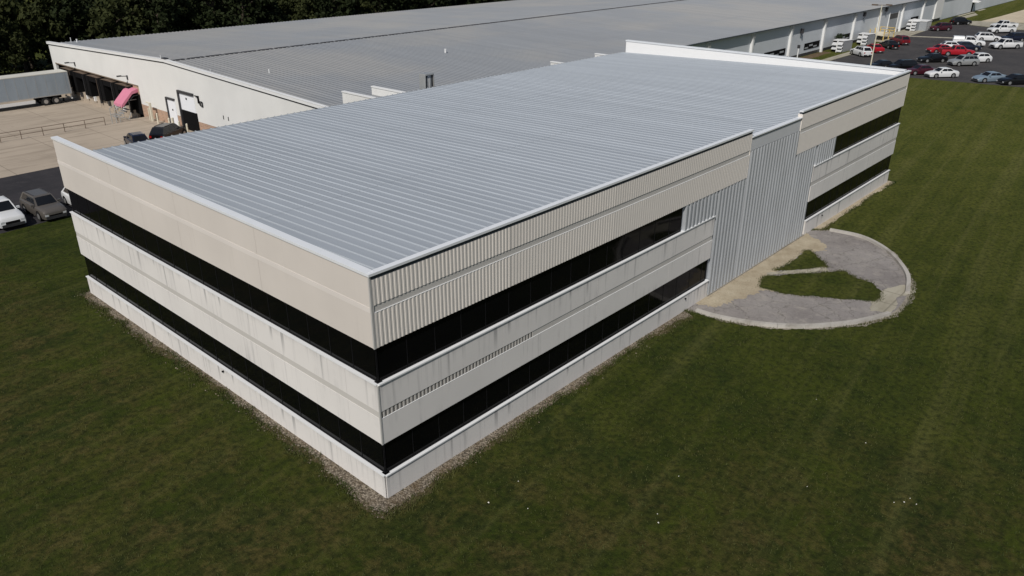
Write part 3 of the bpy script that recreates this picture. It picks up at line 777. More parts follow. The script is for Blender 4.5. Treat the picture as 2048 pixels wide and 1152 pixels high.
# front wall
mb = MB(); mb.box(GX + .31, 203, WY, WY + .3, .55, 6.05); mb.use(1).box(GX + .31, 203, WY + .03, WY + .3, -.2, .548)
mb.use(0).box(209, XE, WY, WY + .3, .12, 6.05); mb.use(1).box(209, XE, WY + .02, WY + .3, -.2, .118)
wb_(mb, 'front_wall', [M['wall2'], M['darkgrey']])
mb = MB().box(203, 209, WY - .35, WY + .3, .8, 7.0); mb.use(1).box(203.05, 208.95, WY - .1, WY + .3, -.2, .798)
wb_(mb, 'stair_tower', [M['wall'], M['darkgrey']])
for x in (63.5, 77.8, 92.05, 106.3, 120.7, 135.2, 149.9, 164.4, 178.7, 193.4):
    mb = MB().prism_y([(x - .28, 0), (x + .18, 0), (x + .22, 4.9), (x + .35, 5.9), (x - .35, 5.9), (x - .3, 4.9)], WY - .40, WY - .003)
    p = wb_(mb, 'pilaster', M['trim'])
    MB().box(x - .3, x + .38, WY - .45, WY - .003, 5.05, 5.75).build('rain_hopper', M['steel'], p)
for x0, x1, z0, z1 in ((111.5, 119.6, 1.15, 2.25), (127.5, 134.2, 1.1, 2.2), (143, 149, 1.1, 2.2), (186, 191.4, 1.3, 2.4)):
    mb = MB().box(x0, x1, WY - .06, WY - .003, z0, z1)
    p = wb_(mb, 'window', M['black'])
    q = MB(); k = 0; xx = x0 + .2
    while xx < x1 - 1.2:
        q.box(xx, xx + 1.5, WY - .075, WY - .061, z0 + .15 + .3 * (k % 2), z0 + .4 + .35 * (k % 2)); xx += 1.9; k += 1
    q.build('blind', M['grey'], p)
mb = MB().box(170.9, 176.4, WY - .05, WY - .003, .02, 4.3); p = wb_(mb, 'loading_door', M['grey'])
MB().box(170.6, 170.9, WY - .12, WY - .003, 0, 4.5).build('jamb', M['trim'], p); MB().box(176.4, 177.0, WY - .14, WY - .003, 0, 4.6).build('jamb', M['trim'], p)
MB().box(171, 176.3, WY - .062, WY - .051, 3.1, 4.2).build('pane', M['darkgrey'], p)  # dark sheet painting the shadow on the door's upper part, not glazing
for x, z in ((154.7, 5.2), (167.4, 5.3), (125.0, 4.5)):
    mb = MB().box(x - .14, x + .14, WY - .55, WY - .003, z - .3, z + .5); mb.tube((x, WY - .5, z), (x + .0, WY - .05, z - .9), .05)
    wb_(mb, 'wall_lamp', M['darkgrey'])
mb = MB().box(237.9, 239.3, WY - .06, WY - .003, .1, 2.5); p = wb_(mb, 'exit_door', M['black'])
MB().hexa([(237.5, WY - 1.6, 2.6), (240.2, WY - 1.6, 2.6), (240.2, WY - .01, 2.6), (237.5, WY - .01, 2.6)], [(237.5, WY - 1.6, 2.75), (240.2, WY - 1.6, 2.75), (240.2, WY - .01, 3.2), (237.5, WY - .01, 3.2)]).build('canopy', M['trim'], p)
# roof
def slope_roof(ya, za, yb, zb):
    return seam_roof(GX + .26, XE, GX + .6, .61, ya, za, yb, zb, .06, .14, .05)
r1 = wb_(slope_roof(EY, EZ, YRIDGE, ZRIDGE), 'roof', M['roof2'])
r2_ = wb_(slope_roof(YRIDGE + .001, ZRIDGE, WR + .3, rz_(WR + .3)), 'roof', M['roof2'])
mb = MB(); x = GX + .5
while x < 330: mb.box(x, x + 1.9, YRIDGE - .17, YRIDGE + .17, ZRIDGE - .05, ZRIDGE + .12); mb.box(x + 1.9, x + 2.3, YRIDGE - .1, YRIDGE + .1, ZRIDGE - .05, ZRIDGE + .066); x += 2.3
wb_(mb, 'ridge_vent', M['ridge'])
mb = MB().box(GX + .3, 202.9, EY - .08, EY + .02, EZ - .14, EZ - .004); mb.box(209.1, XE, EY - .08, EY + .02, EZ - .14, EZ - .004); wb_(mb, 'eave_gutter', M['gutter'])
for x, y, h, r_ in ((54.3, 53.6, .75, .2), (30.9, 56.4, .55, .10), (25.9, 59.6, .8, .04), (26.2, 71.4, .8, .07), (28.2, 103.4, 1.0, .07), (28.6, 102.3, .7, .16)):
    z = rz_(y); mb = MB().tube((x, y, z - .1), (x, y, z + h * .62), r_ * .6); mb.tube((x, y, z + h * .62), (x, y, z + h * .62 + .05), r_ * .8, r_ * .6)
    wb_(mb, 'vent_pipe', M['trim'])
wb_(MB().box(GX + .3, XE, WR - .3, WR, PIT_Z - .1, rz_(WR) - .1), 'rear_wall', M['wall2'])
wb_(MB().box(GX - .1, GX + .35, YRIDGE - .5, YRIDGE + .4, ZRIDGE + .342, ZRIDGE + .45), 'ridge_cap', M['darkgrey'])

# ================================================================== YARD OBJECTS
# semi-trailer backed on to a dock
TX0, TX1, TY0, TY1 = 8.6, 24.35, 96.3, 98.85
t = empty('box_trailer', (TX1, 97.6, PIT_Z), label='silver grey semi trailer backed into the shaded loading dock', cat='trailer')
def tb(mb, name, mat, parent=None):
    o = mb.build(name, mat, parent or t)
    if parent is None: o.location = (-TX1, -97.6, -PIT_Z)
    return o
mb = MB().box(TX0, TX1, TY0, TY1, .42, 3.22)
body = tb(mb, 'body', M['trailer'])
tb(MB().box(TX0 - .02, TX1 + .01, TY0 - .02, TY1 + .02, 3.221, 3.32), 'roof', M['trailer_top'])
mb = MB()
x = TX0 + .6
while x < TX1: mb.box(x, x + .045, TY0 - .014, TY0 - .001, .5, 3.15); x += 1.22
mb.box(TX0, TX1 + .01, TY0 - .025, TY0 - .001, .36, .47); mb.box(TX1 - .12, TX1 + .012, TY0 - .02, TY0 - .001, .5, 3.2)
mb.build('side_rail', M['steel'], body)
for ax in (20.9, 22.2):
    for ys in (TY0 + .02, TY1 - .58):
        o = tb(MB().tube((ax, ys, -.28), (ax, ys + .56, -.28), .51, .51, 22), 'wheel', M['tyre'])
        MB().tube((ax, ys - .012, -.28), (ax, ys - .001, -.28), .27, .25, 18).build('rim', M['rim'], o)
tb(MB().box(20.0, 23.2, TY0 + .75, TY1 - .75, -.1, .41), 'bogie', M['black'])
mb = MB().box(TX1 - .15, TX1, TY0 + .1, TY1 - .1, -.35, -.2)
for y in (TY0 + .3, TY1 - .4): mb.box(TX1 - .12, TX1 - .02, y, y + .1, -.2, .42)
tb(mb, 'underride_guard', M['trim'])
tb(MB().box(10.5, 19.6, TY0 + .01, TY0 + .06, -.30, .12), 'side_skirt', M['trim'])
tb(MB().box(23.2, 23.25, TY0 + .05, TY0 + .6, -.62, -.1), 'mud_flap', M['black'])
for y in (TY0 + .4, TY1 - .5): tb(MB().box(12.2, 12.35, y, y + .12, PIT_Z, .41), 'landing_leg', M['darkgrey'])

# pipe railing at the top of the yard wall
t = empty('pipe_railing', (12, 75.2, 0), label='thin dark two-rail pipe railing along the concrete yard edge', cat='railing')
posts = [2.2, 4.5, 6.7, 9.05, 11.1, 13.3, 15.55, 17.8, 20.0]
for x in posts: MB().tube((x - 12, 0, 0), (x - 12, 0, .98), .035).build('post', M['rust'], t)
for z in (.52, .97): MB().tube((posts[0] - 12, 0, z), (8.0, 0, z), .028).build('rail', M['rust'], t)
# dock steps
t = empty('dock_steps', (24.2, 78.9, 0), label='short metal steps with grey handrails below the pink awning', cat='steps')
mb = MB()
for k in range(5): mb.box(-1.6 + k * .35, -1.25 + k * .35, -.7, .7, -.0 + k * .17 + .02, .06 + k * .17)
mb.build('treads', M['steel'], t)
for y in (-.74, .74):
    mb = MB().path([(-1.7, y, 0), (-1.7, y, .95), (.15, y, 1.85), (1.1, y, 1.85)], .04); mb.path([(-.8, y, .4), (-.8, y, 1.4)], .035); mb.path([(.15, y, .85), (.15, y, 1.85)], .035)
    mb.build('handrail', M['steel'], t)
t = empty('gate_frame', (20.9, 75.4, 0), label='low grey pipe gate frames at the right end of the yard railing', cat='gate')
mb = MB().path([(0, 0, 0), (0, 0, 1.1), (.5, 0, 1.1), (.5, 0, 0)], .05); mb.path([(1.0, .1, 0), (1.0, .1, .95), (1.5, .1, .95), (1.5, .1, .5), (1.0, .1, .5)], .04); mb.path([(1.5, .1, .5), (2.0, .1, .2), (2.4, .1, .95)], .04)
mb.build('tube_frame', M['steel'], t)
# bollards by the doors
for k, (x, y, lab, h) in enumerate(((24.6, 71.6, 'cream pipe bollard left of the white side door', 1.15), (24.3, 68.0, 'cream pipe bollard right in front of the white side door', 1.2), (24.4, 67.3, 'stout cream bollard between the two warehouse doors', 1.35),
                                    (24.3, 65.6, 'thin cream bollard in front of the open roller door', 1.2), (24.2, 63.6, 'cream bollard at the right edge of the open roller door', 1.25))):
    t = empty('bollard', (x, y, 0), label=lab, cat='bollard', group='bollards by the warehouse doors')
    MB().tube((0, 0, 0), (0, 0, h), .1 if k != 2 else .15, None, 12).build('post', M['bollard'], t)
    MB().tube((0, 0, h), (0, 0, h + .06), .1 if k != 2 else .15, .04, 12).build('cap', M['bollard'], t)
t = empty('door_frame', (24.7, 73.2, 0), label='cream goalpost frame standing against the brick base left of the side door', cat='frame')
mb = MB().box(-.1, .1, -.15, .15, 0, 2.1); mb.box(-.1, .1, .45, .6, 0, 1.5); mb.box(-.1, .1, -.15, .9, 2.1, 2.2)
mb.build('post', M['bollard'], t)

# light pole in the right-hand lot
t = empty('light_pole', (116.9, 22.3, 0), label='tall pale parking lot light pole with twin lamp heads beyond the office roof end', cat='light pole')
MB().tube((0, 0, 0), (0, 0, 10.3), .10, .065, 12).build('pole', M['bollard'], t)
MB().tube((0, 0, 0), (0, 0, .6), .3, .3, 16).build('footing', M['kerb'], t)
o = MB().tube((-.55, .75, 10.3), (.55, -.75, 10.3), .05).build('arm', M['rust'], t)
for s in (-1, 1):
    MB().box(-.2, .2, -.42, .42, 10.24, 10.42).build('lamp_head', M['rust'], t).location = (-.62 * s, .85 * s, 0)
t = empty('sign_post', (118.2, 34.9, 0), label='small post with dark head on the grass beside the warehouse footpath', cat='post')
MB().tube((0, 0, 0), (0, 0, 2.6), .09, .09, 10).build('post', M['trim'], t)
bevelled(MB().box(-.12, .12, -.22, .22, 2.6, 3.15), 'head', M['darkgrey'], t, .03)

# louvred vent housings along the warehouse front
def vent_housing(x, y0, y1, dx, h, label):
    t = empty('vent_housing', (x, (y0 + y1) / 2, 0), label=label, cat='vent housing', group='vent housings along the warehouse wall')
    a, b = y0 - (y0 + y1) / 2, y1 - (y0 + y1) / 2
    mb = MB().hexa([(.25, a, 0), (dx, a, 0), (dx, b + .6, 0), (.25, b, 0)], [(.25, a, h), (dx, a, h - .15), (dx, b + .6, h - .15), (.25, b, h)])
    mb.build('body', M['grey'], t)
    MB().hexa([(.1, a - .05, h + .002), (dx + .05, a - .05, h - .145), (dx + .05, b + .65, h - .145), (.1, b + .05, h + .002)], [(.1, a - .05, h + .06), (dx + .05, a - .05, h - .09), (dx + .05, b + .65, h - .09), (.1, b + .05, h + .06)]).build('top', M['trim'], t)
    mid = (a + b) / 2
    MB().box(-.28, .24, mid - .08, mid + .08, 0, h - .02).build('post', M['trim'], t)
    MB().box(.18, .245, a + .02, b - .02, .05, h - .05).build('louvre_back', M['black'], t)
    for ya, yb, zs in ((a + .03, mid - .1, (.12, .72, 1.32)), (mid + .1, b - .03, (.45, 1.2))):
        for z in zs:
            MB().hexa([(-.35, ya, z), (.17, ya, z + .34), (.17, yb, z + .34), (-.35, yb, z)], [(-.35, ya, z + .09), (.17, ya, z + .50), (.17, yb, z + .50), (-.35, yb, z + .09)]).build('hood', M['hood'], t)
vent_housing(137, 34.4, 36.4, 4.7, 2.0, 'grey vent housing with stacked white hoods, beside the white parked wagon')
vent_housing(150.1, 34.6, 36.5, 4.2, 2.0, 'grey vent housing with stacked white hoods, just left of the yellow platform')
vent_housing(181, 34.9, 36.9, 3.0, 2.0, 'white hooded vent housing beside the slatted grey enclosure, farthest along the wall')
t = empty('slatted_enclosure', (185.2, 35.3, 0), label='grey slatted enclosure box against the warehouse next to the dark maroon wagon', cat='enclosure')
mb = MB().box(-2, 1.5, -1.9, 1.9, 0, 2.0); mb.build('body', M['grey'], t)
mb = MB()
for k in range(9): mb.box(-1.95 + k * .4, -1.78 + k * .4, -1.95, -1.902, .05, 2.0)
mb.build('slats', M['steel'], t)
MB().box(-2.08, 1.58, -1.98, 2, 2.002, 2.12).build('top', M['trim'], t)
# yellow loading platform
t = empty('loading_platform', (163.5, 35.9, 0), label='yellow railed steel platform against the warehouse wall beside the loading door', cat='platform')
MB().box(-4.0, 2.4, -1.3, 1.7, .95, 1.08).build('deck', M['bollard'], t)
for x in (-3.9, -.8, 2.3):
    for y in (-1.25, 1.6): MB().box(x - .08, x + .08, y - .08, y + .08, 0, 2.1).build('post', M['yellow'], t)
for z in (1.5, 2.05):
    MB().box(-3.9, 2.3, -1.29, -1.21, z - .05, z + .05).build('rail', M['yellow'], t)
    MB().box(2.26, 2.34, -1.2, 1.6, z - .05, z + .05).build('rail', M['yellow'], t)

# ================================================================== CARS
def loft(st, ringf):
    mb = MB(); rings = [ringf(*s) for s in st]; n = len(rings[0])
    vs = [v for r in rings for v in r]; fs = []
    for i in range(len(rings) - 1):
        for j in range(n): fs.append((i * n + j, i * n + (j + 1) % n, (i + 1) * n + (j + 1) % n, (i + 1) * n + j))
    fs += [tuple(range(n))[::-1], tuple(range((len(rings) - 1) * n, len(rings) * n))]
    return mb.add(vs, fs)

KIND = dict(
    sedan=dict(L=4.75, W=1.84, top=[(2.375, .56, .74), (2.33, .66, .86), (2.18, .75, .93), (1.7, .87, .985), (.98, .95, 1), (0, .97, 1), (-1.0, .99, 1), (-1.62, 1.02, .99), (-2.2, 1.0, .94), (-2.375, .86, .86)],
               cab=(1.05, .30, -.95, -1.72, .95, 1.44), r=.33, wb=1.4, zb=.2),
    hatch=dict(L=4.3, W=1.8, top=[(2.15, .58, .76), (2.11, .70, .87), (1.98, .80, .93), (1.5, .90, .985), (.95, .98, 1), (0, 1.0, 1), (-1.2, 1.02, 1), (-2.0, 1.02, .95), (-2.15, .9, .88)],
               cab=(1.05, .30, -1.35, -2.02, .98, 1.52), r=.33, wb=1.3, zb=.2),
    suv=dict(L=4.75, W=1.9, top=[(2.375, .66, .78), (2.33, .80, .88), (2.2, .91, .94), (1.7, 1.01, .985), (1.0, 1.07, 1), (0, 1.08, 1), (-1.5, 1.1, 1), (-2.2, 1.1, .96), (-2.375, .98, .9)],
             cab=(1.12, .42, -1.75, -2.26, 1.06, 1.70), r=.36, wb=1.38, zb=.26),
    pickup=dict(L=5.75, W=1.98, top=[(2.875, .82, .90), (2.75, 1.0, .95), (2.1, 1.12, .99), (1.35, 1.16, 1), (.3, 1.17, 1), (-.75, 1.18, 1), (-.86, 1.18, 1), (-.88, 1.18, 1), (-2.78, 1.2, .985), (-2.875, 1.12, .97)],
                cab=(1.45, .75, -.60, -.84, 1.14, 1.84), r=.40, wb=1.78, zb=.34),
)
CACHE = {}
def car_parts(kind):
    if kind in CACHE: return CACHE[kind]
    K = KIND[kind]; L, W, r, wbs, zb = K['L'], K['W'], K['r'], K['wb'], K['zb']; hw = W / 2
    P = []
    def ring(x, zt, wf):
        w_ = hw * wf; half = [(0, zt + .02), (w_ * .55, zt + .012), (w_ * .82, zt - .01), (w_ * .95, zt - .07), (w_, zt - .26), (w_ * .99, .50), (w_ * .94, zb), (w_ * .5, zb - .02)]
        return [(x, y, z) for y, z in half] + [(x, -y, z) for y, z in half[::-1]][:-1]
    P.append(('body', loft(K['top'], ring).mesh('body', [M['p_white']], True, 38), 'paint', []))
    xa, xb, xc, xd, zl, zr = K['cab']; bw, rw = hw * .90, hw * .70
    def cab_pts(x, w_, z): return (x, w_, z), (x, -w_, z)
    b = [(xa, bw * .985, zl - .04), (xa, -bw * .985, zl - .04), (xd, -bw * .985, zl - .04), (xd, bw * .985, zl - .04)]
    tp = [(xb, rw, zr - .035), (xb, -rw, zr - .035), (xc, -rw, zr - .035), (xc, rw, zr - .035)]
    mb = MB().hexa(b[::-1], tp[::-1])
    mxa, mxc = xb - .1, xc + .1
    mb.hexa([(xb - .02, rw * .99, zr - .035), (xb - .02, -rw * .99, zr - .035), (xc + .02, -rw * .99, zr - .035), (xc + .02, rw * .99, zr - .035)][::-1],
            [(mxa - .1, rw * .8, zr + .01), (mxa - .1, -rw * .8, zr + .01), (mxc + .1, -rw * .78, zr + .01), (mxc + .1, rw * .78, zr + .01)][::-1])
    P.append(('cabin', mb.mesh('cabin', [M['p_white']]), 'paint', []))
    def pane(c, u0, u1, v0, v1, off=.012):
        """c: 4 corners bottom-left, bottom-right, top-right, top-left"""
        c = [Vector(q) for q in c]; n = (c[1] - c[0]).cross(c[3] - c[0]).normalized() * off
        pt = lambda u, v: c[0].lerp(c[1], u).lerp(c[3].lerp(c[2], u), v) + n
        return [pt(u0, v0), pt(u1, v0), pt(u1, v1), pt(u0, v1)]
    q = MB(); q.quad(*pane((b[1], b[0], tp[0], tp[1]), .06, .94, .10, .93)); P.append(('windscreen', q.mesh('windscreen', [M['carglass']]), None, []))
    q = MB(); q.quad(*pane((b[3], b[2], tp[2], tp[3]), .08, .92, .12, .90)); P.append(('rear_window', q.mesh('rear_window', [M['carglass']]), None, []))
    for side, cs in ((1, (b[0], b[3], tp[3], tp[0])), (-1, (b[2], b[1], tp[1], tp[2]))):
        q = MB(); cuts = [(.10, .50), (.525, .92)] if kind != 'suv' else [(.09, .40), (.42, .70), (.72, .95)]
        for u0, u1 in cuts: q.quad(*pane(cs, u0, u1, .22, .90))
        P.append(('side_window', q.mesh('side_window', [M['carglass']]), None, []))
    for x in (wbs, -wbs):
        for s in (1, -1):
            y0, y1 = s * (hw - .20), s * (hw + .012)
            tyre = MB().tube((x, y0, r), (x, y1, r), r, r, 20).mesh('tyre', [M['tyre']])
            rim = MB().tube((x, y1, r), (x, y1 + s * .012, r), r * .64, r * .55, 14).mesh('rim', [M['rim']])
            P.append(('wheel', tyre, None, [('rim', rim)]))
            arch = MB().tube((x, s * (hw - .25), r + .03), (x, s * (hw + .004), r + .03), r * 1.20, r * 1.20, 22).mesh('wheel_arch', [M['black']])
            P.append(('wheel_arch', arch, None, []))
    xf = L / 2; zt = K['top'][0][1]
    P.append(('grille', MB().box(xf - .06, xf + .012, -hw * .5, hw * .5, zt - .28, zt - .08).mesh('grille', [M['black']]), None, []))
    P.append(('bumper', MB().box(xf - .2, xf + .03, -hw * .78, hw * .78, zb - .02, zb + .20).mesh('bumper', [M['darkgrey']]), None, []))
    P.append(('bumper', MB().box(-xf - .03, -xf + .2, -hw * .82, hw * .82, zb, zb + .22).mesh('bumper', [M['darkgrey']]), None, []))
    zt2 = K['top'][-1][1]
    for s in (1, -1):
        a, b_ = sorted((s * hw * .56, s * hw * .82))
        P.append(('headlight', MB().box(xf - .16, xf + .006, a, b_, zt - .17, zt - .03).mesh('headlight', [M['lamp']]), None, []))
        P.append(('tail_light', MB().box(-xf - .012, -xf + .12, a, b_, zt2 - .30, zt2 - .08).mesh('tail_light', [M['tail']]), None, []))
        ym = s * (hw + .06); a, b_ = sorted((s * hw * .93, s * (hw + .16)))
        P.append(('mirror', MB().box(xa - .42, xa - .26, a, b_, zl - .02, zl + .14).mesh('mirror', [M['p_white']]), 'paint', []))
    P.append(('number_plate', MB().box(-xf - .045, -xf - .031, -.16, .16, zb + .1, zb + .2).mesh('number_plate', [M['plate']]), None, []))
    if kind == 'pickup':
        P.append(('bed', MB().box(-2.68, -.98, -hw * .80, hw * .80, 1.20, 1.225).mesh('bed', [M['black']]), None, []))
        q = MB()
        for s in (1, -1):
            a, b_ = sorted((s * hw * .80, s * hw * .95)); q.box(-2.84, -.9, a, b_, 1.19, 1.27)
        q.box(-2.85, -2.70, -hw * .8, hw * .8, 1.19, 1.27)
        P.append(('bed_rail', q.mesh('bed_rail', [M['p_white']]), 'paint', []))
    if kind == 'suv':
        q = MB()
        for s in (1, -1): q.box(xc + .2, xb - .2, s * rw * .86 - .02, s * rw * .86 + .02, zr + .012, zr + .05)
        P.append(('roof_rail', q.mesh('roof_rail', [M['darkgrey']]), None, []))
    CACHE[kind] = P; return P

def car(kind, paint, x, y, yawd, label, cat=None, group='cars in the right-hand parking lot', name=None, cap=None):
    t = empty(name or {'sedan': 'sedan', 'hatch': 'hatchback', 'suv': 'sport_utility', 'pickup': 'pickup_truck'}[kind], (x, y, .008), R(yawd), label, cat or {'pickup': 'pickup', 'suv': 'SUV'}.get(kind, 'car'), group)
    for nm, me, role, subs in car_parts(kind):
        o = bpy.data.objects.new(nm, me); COL.objects.link(o); o.parent = t
        if role == 'paint':
            o.material_slots[0].link = 'OBJECT'; o.material_slots[0].material = M[paint]
        for sn, sm in subs:
            c = bpy.data.objects.new(sn, sm); COL.objects.link(c); c.parent = o
    if cap:
        hw = KIND[kind]['W'] / 2
        o = MB().hexa([(-2.84, -hw * .95, 1.272), (-.87, -hw * .95, 1.272), (-.87, hw * .95, 1.272), (-2.84, hw * .95, 1.272)], [(-2.75, -hw * .75, 1.80), (-.87, -hw * .75, 1.80), (-.87, hw * .75, 1.80), (-2.75, hw * .75, 1.80)]).build('bed_cap', M[cap], t)
    return t
GL = 'cars parked in the lot left of the office'
car('pickup', 'p_white', .75, 47.9, -90, 'white pickup with dark grille at the left edge of the picture', group=GL)
car('suv', 'p_taupe', 3.65, 47.2, -88, 'taupe brown sport utility facing the lawn, middle of the three left cars', group=GL)
car('hatch', 'p_white', 6.6, 47.2, -90, 'white car half hidden behind the left end of the office block', group=GL)
GC = 'dark cars in the truck court'
car('hatch', 'p_navy', 18.2, 62.8, 80, 'dark navy car peeking over the office roof, left of the two in the truck court', group=GC)
car('suv', 'p_black', 22.0, 63.4, 32, 'black boxy van-like car over the office roof edge by the roller door', group=GC)
GW = 'cars along the warehouse footpath'
car('suv', 'p_white', 135.6, 30.5, 50, 'white wagon nosed to the footpath, nearest the white hooded vent', group=GW)
car('sedan', 'p_red', 142.2, 30.5, 48, 'bright red sedan between the white wagon and a black sedan at the footpath', group=GW)
car('sedan', 'p_black', 149.3, 30.1, 48, 'black sedan at the footpath just below the yellow platform', group=GW)
car('suv', 'p_dred', 156.6, 30.5, 48, 'dark red wagon, last of the footpath row, right of the black sedan', group=GW)
car('suv', 'p_maroon', 186.3, 31.2, 145, 'very dark maroon wagon parked right of the slatted enclosure', group=GW)
car('suv', 'p_black', 203.0, 31.3, -40, 'black wagon alone beyond the slatted enclosure near the far white wall', group=GW)
G0 = 'cars in the middle rows of the right lot'
car('pickup', 'p_white', 200.6, 21.6, 140, 'white pickup with bare bed, farthest of the far white pickups', group=G0)
car('pickup', 'p_white', 191.0, 20.0, 140, 'white pickup just in front of the farthest white pickup', group=G0)
car('suv', 'p_white', 173.7, 18.7, -60, 'white wagon with dark windows wedged behind the dark navy hatchback', group=G0)
car('suv', 'p_navy', 176.5, 14.7, 140, 'navy wagon partly behind the big white pickup', group=G0)
car('pickup', 'p_white', 163.9, 13.3, 140, 'large clean white pickup side-on at the right edge of the lot', group=G0)
car('pickup', 'p_white', 162.9, 19.6, -70, 'white pickup with a white bed cap facing right behind the navy car', group=G0, cap='p_white')
car('hatch', 'p_navy', 156.6, 18.1, -60, 'navy hatchback between the capped white pickup and the red pickup', group=G0)
car('sedan', 'p_red', 149.6, 21.0, 140, 'red sedan behind the red pickup, nose to the left', group=G0)
car('pickup', 'p_red', 147.2, 17.6, -55, 'bright red pickup behind the black and silver cars', group=G0)
car('hatch', 'p_white', 155.2, 20.4, -60, 'white car of which only the roof shows behind the red pickup', group=G0)
car('sedan', 'p_black', 136.4, 18.6, 138, 'black sedan with bright wheels in front of the red cars', group=G0)
car('suv', 'p_silver', 136.0, 13.6, 140, 'silver wagon in front of the red pickup, nose to the left', group=G0)
car('hatch', 'p_white', 141.8, 12.8, 140, 'white hatchback directly behind the silver wagon', group=G0)
G1 = 'cars along the lawn edge of the right lot'
car('sedan', 'p_white', 121.3, 12.9, 138, 'white coupe with dark front bumper beside the lawn edge', group=G1)
car('sedan', 'p_maroon', 121.8, 16.2, 140, 'maroon sedan behind the far roof corner of the office, left of the white coupe', group=G1)
car('suv', 'p_black', 123.4, 19.5, 140, 'black wagon peeking over the end parapet, left of the maroon sedan', group=G1)
car('sedan', 'p_blue', 122.0, 6.4, 140, 'pale blue silver sedan beside the lawn edge at the right', group=G1)
car('sedan', 'p_black', 122.2, 3.1, 140, 'black sedan at the right edge of the picture beside the pale blue sedan', group=G1)
car('sedan', 'p_black', 122.6, 22.4, 140, 'low black sedan mostly hidden by the parapet, beside the light pole', group=G1)

# ================================================================== TREES
def leaf_cloud(clumps, per, size, rr):
    """many small leaf quads gathered in clumps through the crown volume"""
    n = len(clumps) * per
    C_ = np.repeat(np.array([c[:3] for c in clumps]), per, 0); Rr = np.repeat(np.array([c[3] for c in clumps]), per)
    d = rr.normal(size=(n, 3)); d /= np.linalg.norm(d, axis=1, keepdims=True)
    rad = Rr * rr.uniform(.25, 1.0, n) ** .6
    d[:, 2] *= .75
    ctr = C_ + d * rad[:, None]
    nrm = d + rr.normal(scale=.6, size=(n, 3)); nrm /= np.linalg.norm(nrm, axis=1, keepdims=True)
    a = np.cross(nrm, rr.normal(size=(n, 3))); a /= np.linalg.norm(a, axis=1, keepdims=True); b = np.cross(nrm, a)
    s = (size * rr.uniform(.6, 1.3, n))[:, None]
    v = np.stack([ctr - a * s, ctr - b * s * .6, ctr + a * s, ctr + b * s * .6], 1).reshape(-1, 3)
    fidx = np.arange(4 * n).reshape(-1, 4)
    return v, fidx

def tree_meshes(seed, h, w, leaf):
    rr = np.random.default_rng(seed); rd = random.Random(seed)
    mb = MB(); top = h * .62
    pts = [Vector((0, 0, 0))]
    for k in range(1, 6): pts.append(Vector((rd.uniform(-.25, .25) * k * .4, rd.uniform(-.25, .25) * k * .4, top * k / 5)))
    r0 = .30 * h / 12
    for k in range(5): mb.tube(pts[k], pts[k + 1], r0 * (1 - k * .16), r0 * (1 - (k + 1) * .16), 9)
    clumps = []
    for k in range(11):
        a = rd.uniform(0, 6.28); base = pts[2 + k % 4]; L = w * rd.uniform(.5, .95)
        tip = base + Vector((math.cos(a) * L, math.sin(a) * L, rd.uniform(.6, 2.6) * h / 12))
        midp = base.lerp(tip, .5) + Vector((0, 0, .3)); mb.tube(base, midp, r0 * .38, r0 * .24, 7); mb.tube(midp, tip, r0 * .24, r0 * .08, 7)
        clumps.append((*tip, rd.uniform(.8, 1.5) * w / 3.4)); clumps.append((*midp, rd.uniform(.6, 1.1) * w / 3.4))
    for k in range(24):
        a = rd.uniform(0, 6.28); zz = rd.uniform(.22, 1.0); prof = math.sin(math.pi * min(1, (zz - .12) / .95)) ** .7
        rad = w * prof * rd.uniform(.35, 1.0)
        clumps.append((math.cos(a) * rad, math.sin(a) * rad, h * zz, rd.uniform(.7, 1.5) * w / 3.4))
    v, fi = leaf_cloud(clumps, 62, .34, rr)
    me = bpy.data.meshes.new('crown'); me.from_pydata(v.tolist(), [], fi.tolist()); me.materials.append(leaf); me.update()
    return mb.mesh('trunk', [M['bark']], True), me
KINDS = [tree_meshes(1, 13, 3.9, M['leaf_a']), tree_meshes(2, 15, 4.3, M['leaf_a']), tree_meshes(3, 11.5, 3.6, M['leaf_b']), tree_meshes(4, 16, 3.7, M['leaf_a'])]
def plant(k, x, y, rz, s, label, group):
    tr, cr = KINDS[k]
    t = empty('deciduous_tree', (x, y, PIT_Z), rz, label, 'tree', group); t.scale = (s, s, s * random.uniform(.92, 1.1))
    for nm, me in (('trunk', tr), ('crown', cr)):
        o = bpy.data.objects.new(nm, me); COL.objects.link(o); o.parent = t
rd = random.Random(5)
for row, (y0, n, xa, xb) in enumerate(((112.5, 24, 36, 150), (119, 24, 33, 160), (127, 25, 27, 170), (136, 24, 28, 180))):
    for i in range(n):
        x = xa + (xb - xa) * (i + rd.uniform(.15, .85)) / n; y = y0 + rd.uniform(-2, 2)
        plant(rd.choice((0, 1, 1, 3, 0, 2)), x, y, rd.uniform(0, 6.28), rd.uniform(.85, 1.2), 'dark leafy tree in the wood behind the warehouse roof', 'trees in the dark wood behind the warehouse')
for (x, y, k, s, lab) in ((27.5, 123, 2, 1.15, 'olive green tree at the back left with sunlit foliage, beyond the trailer'), (31.5, 121.5, 2, 1.05, 'olive brown tree just left of the warehouse far corner'),
                          (20.5, 119.5, 0, 1.1, 'dark tree at the left edge above the trailer roof'), (24.5, 118.2, 2, .75, 'short olive tree at the left edge in front of darker trunks'), (15.5, 121, 1, 1.0, 'tall dark tree at the extreme left edge'),
                          (24.0, 132, 1, 1.15, 'tall dark tree rising at the top left corner')):
    plant(k, x, y, rd.uniform(0, 6), s, lab, 'trees at the back left')
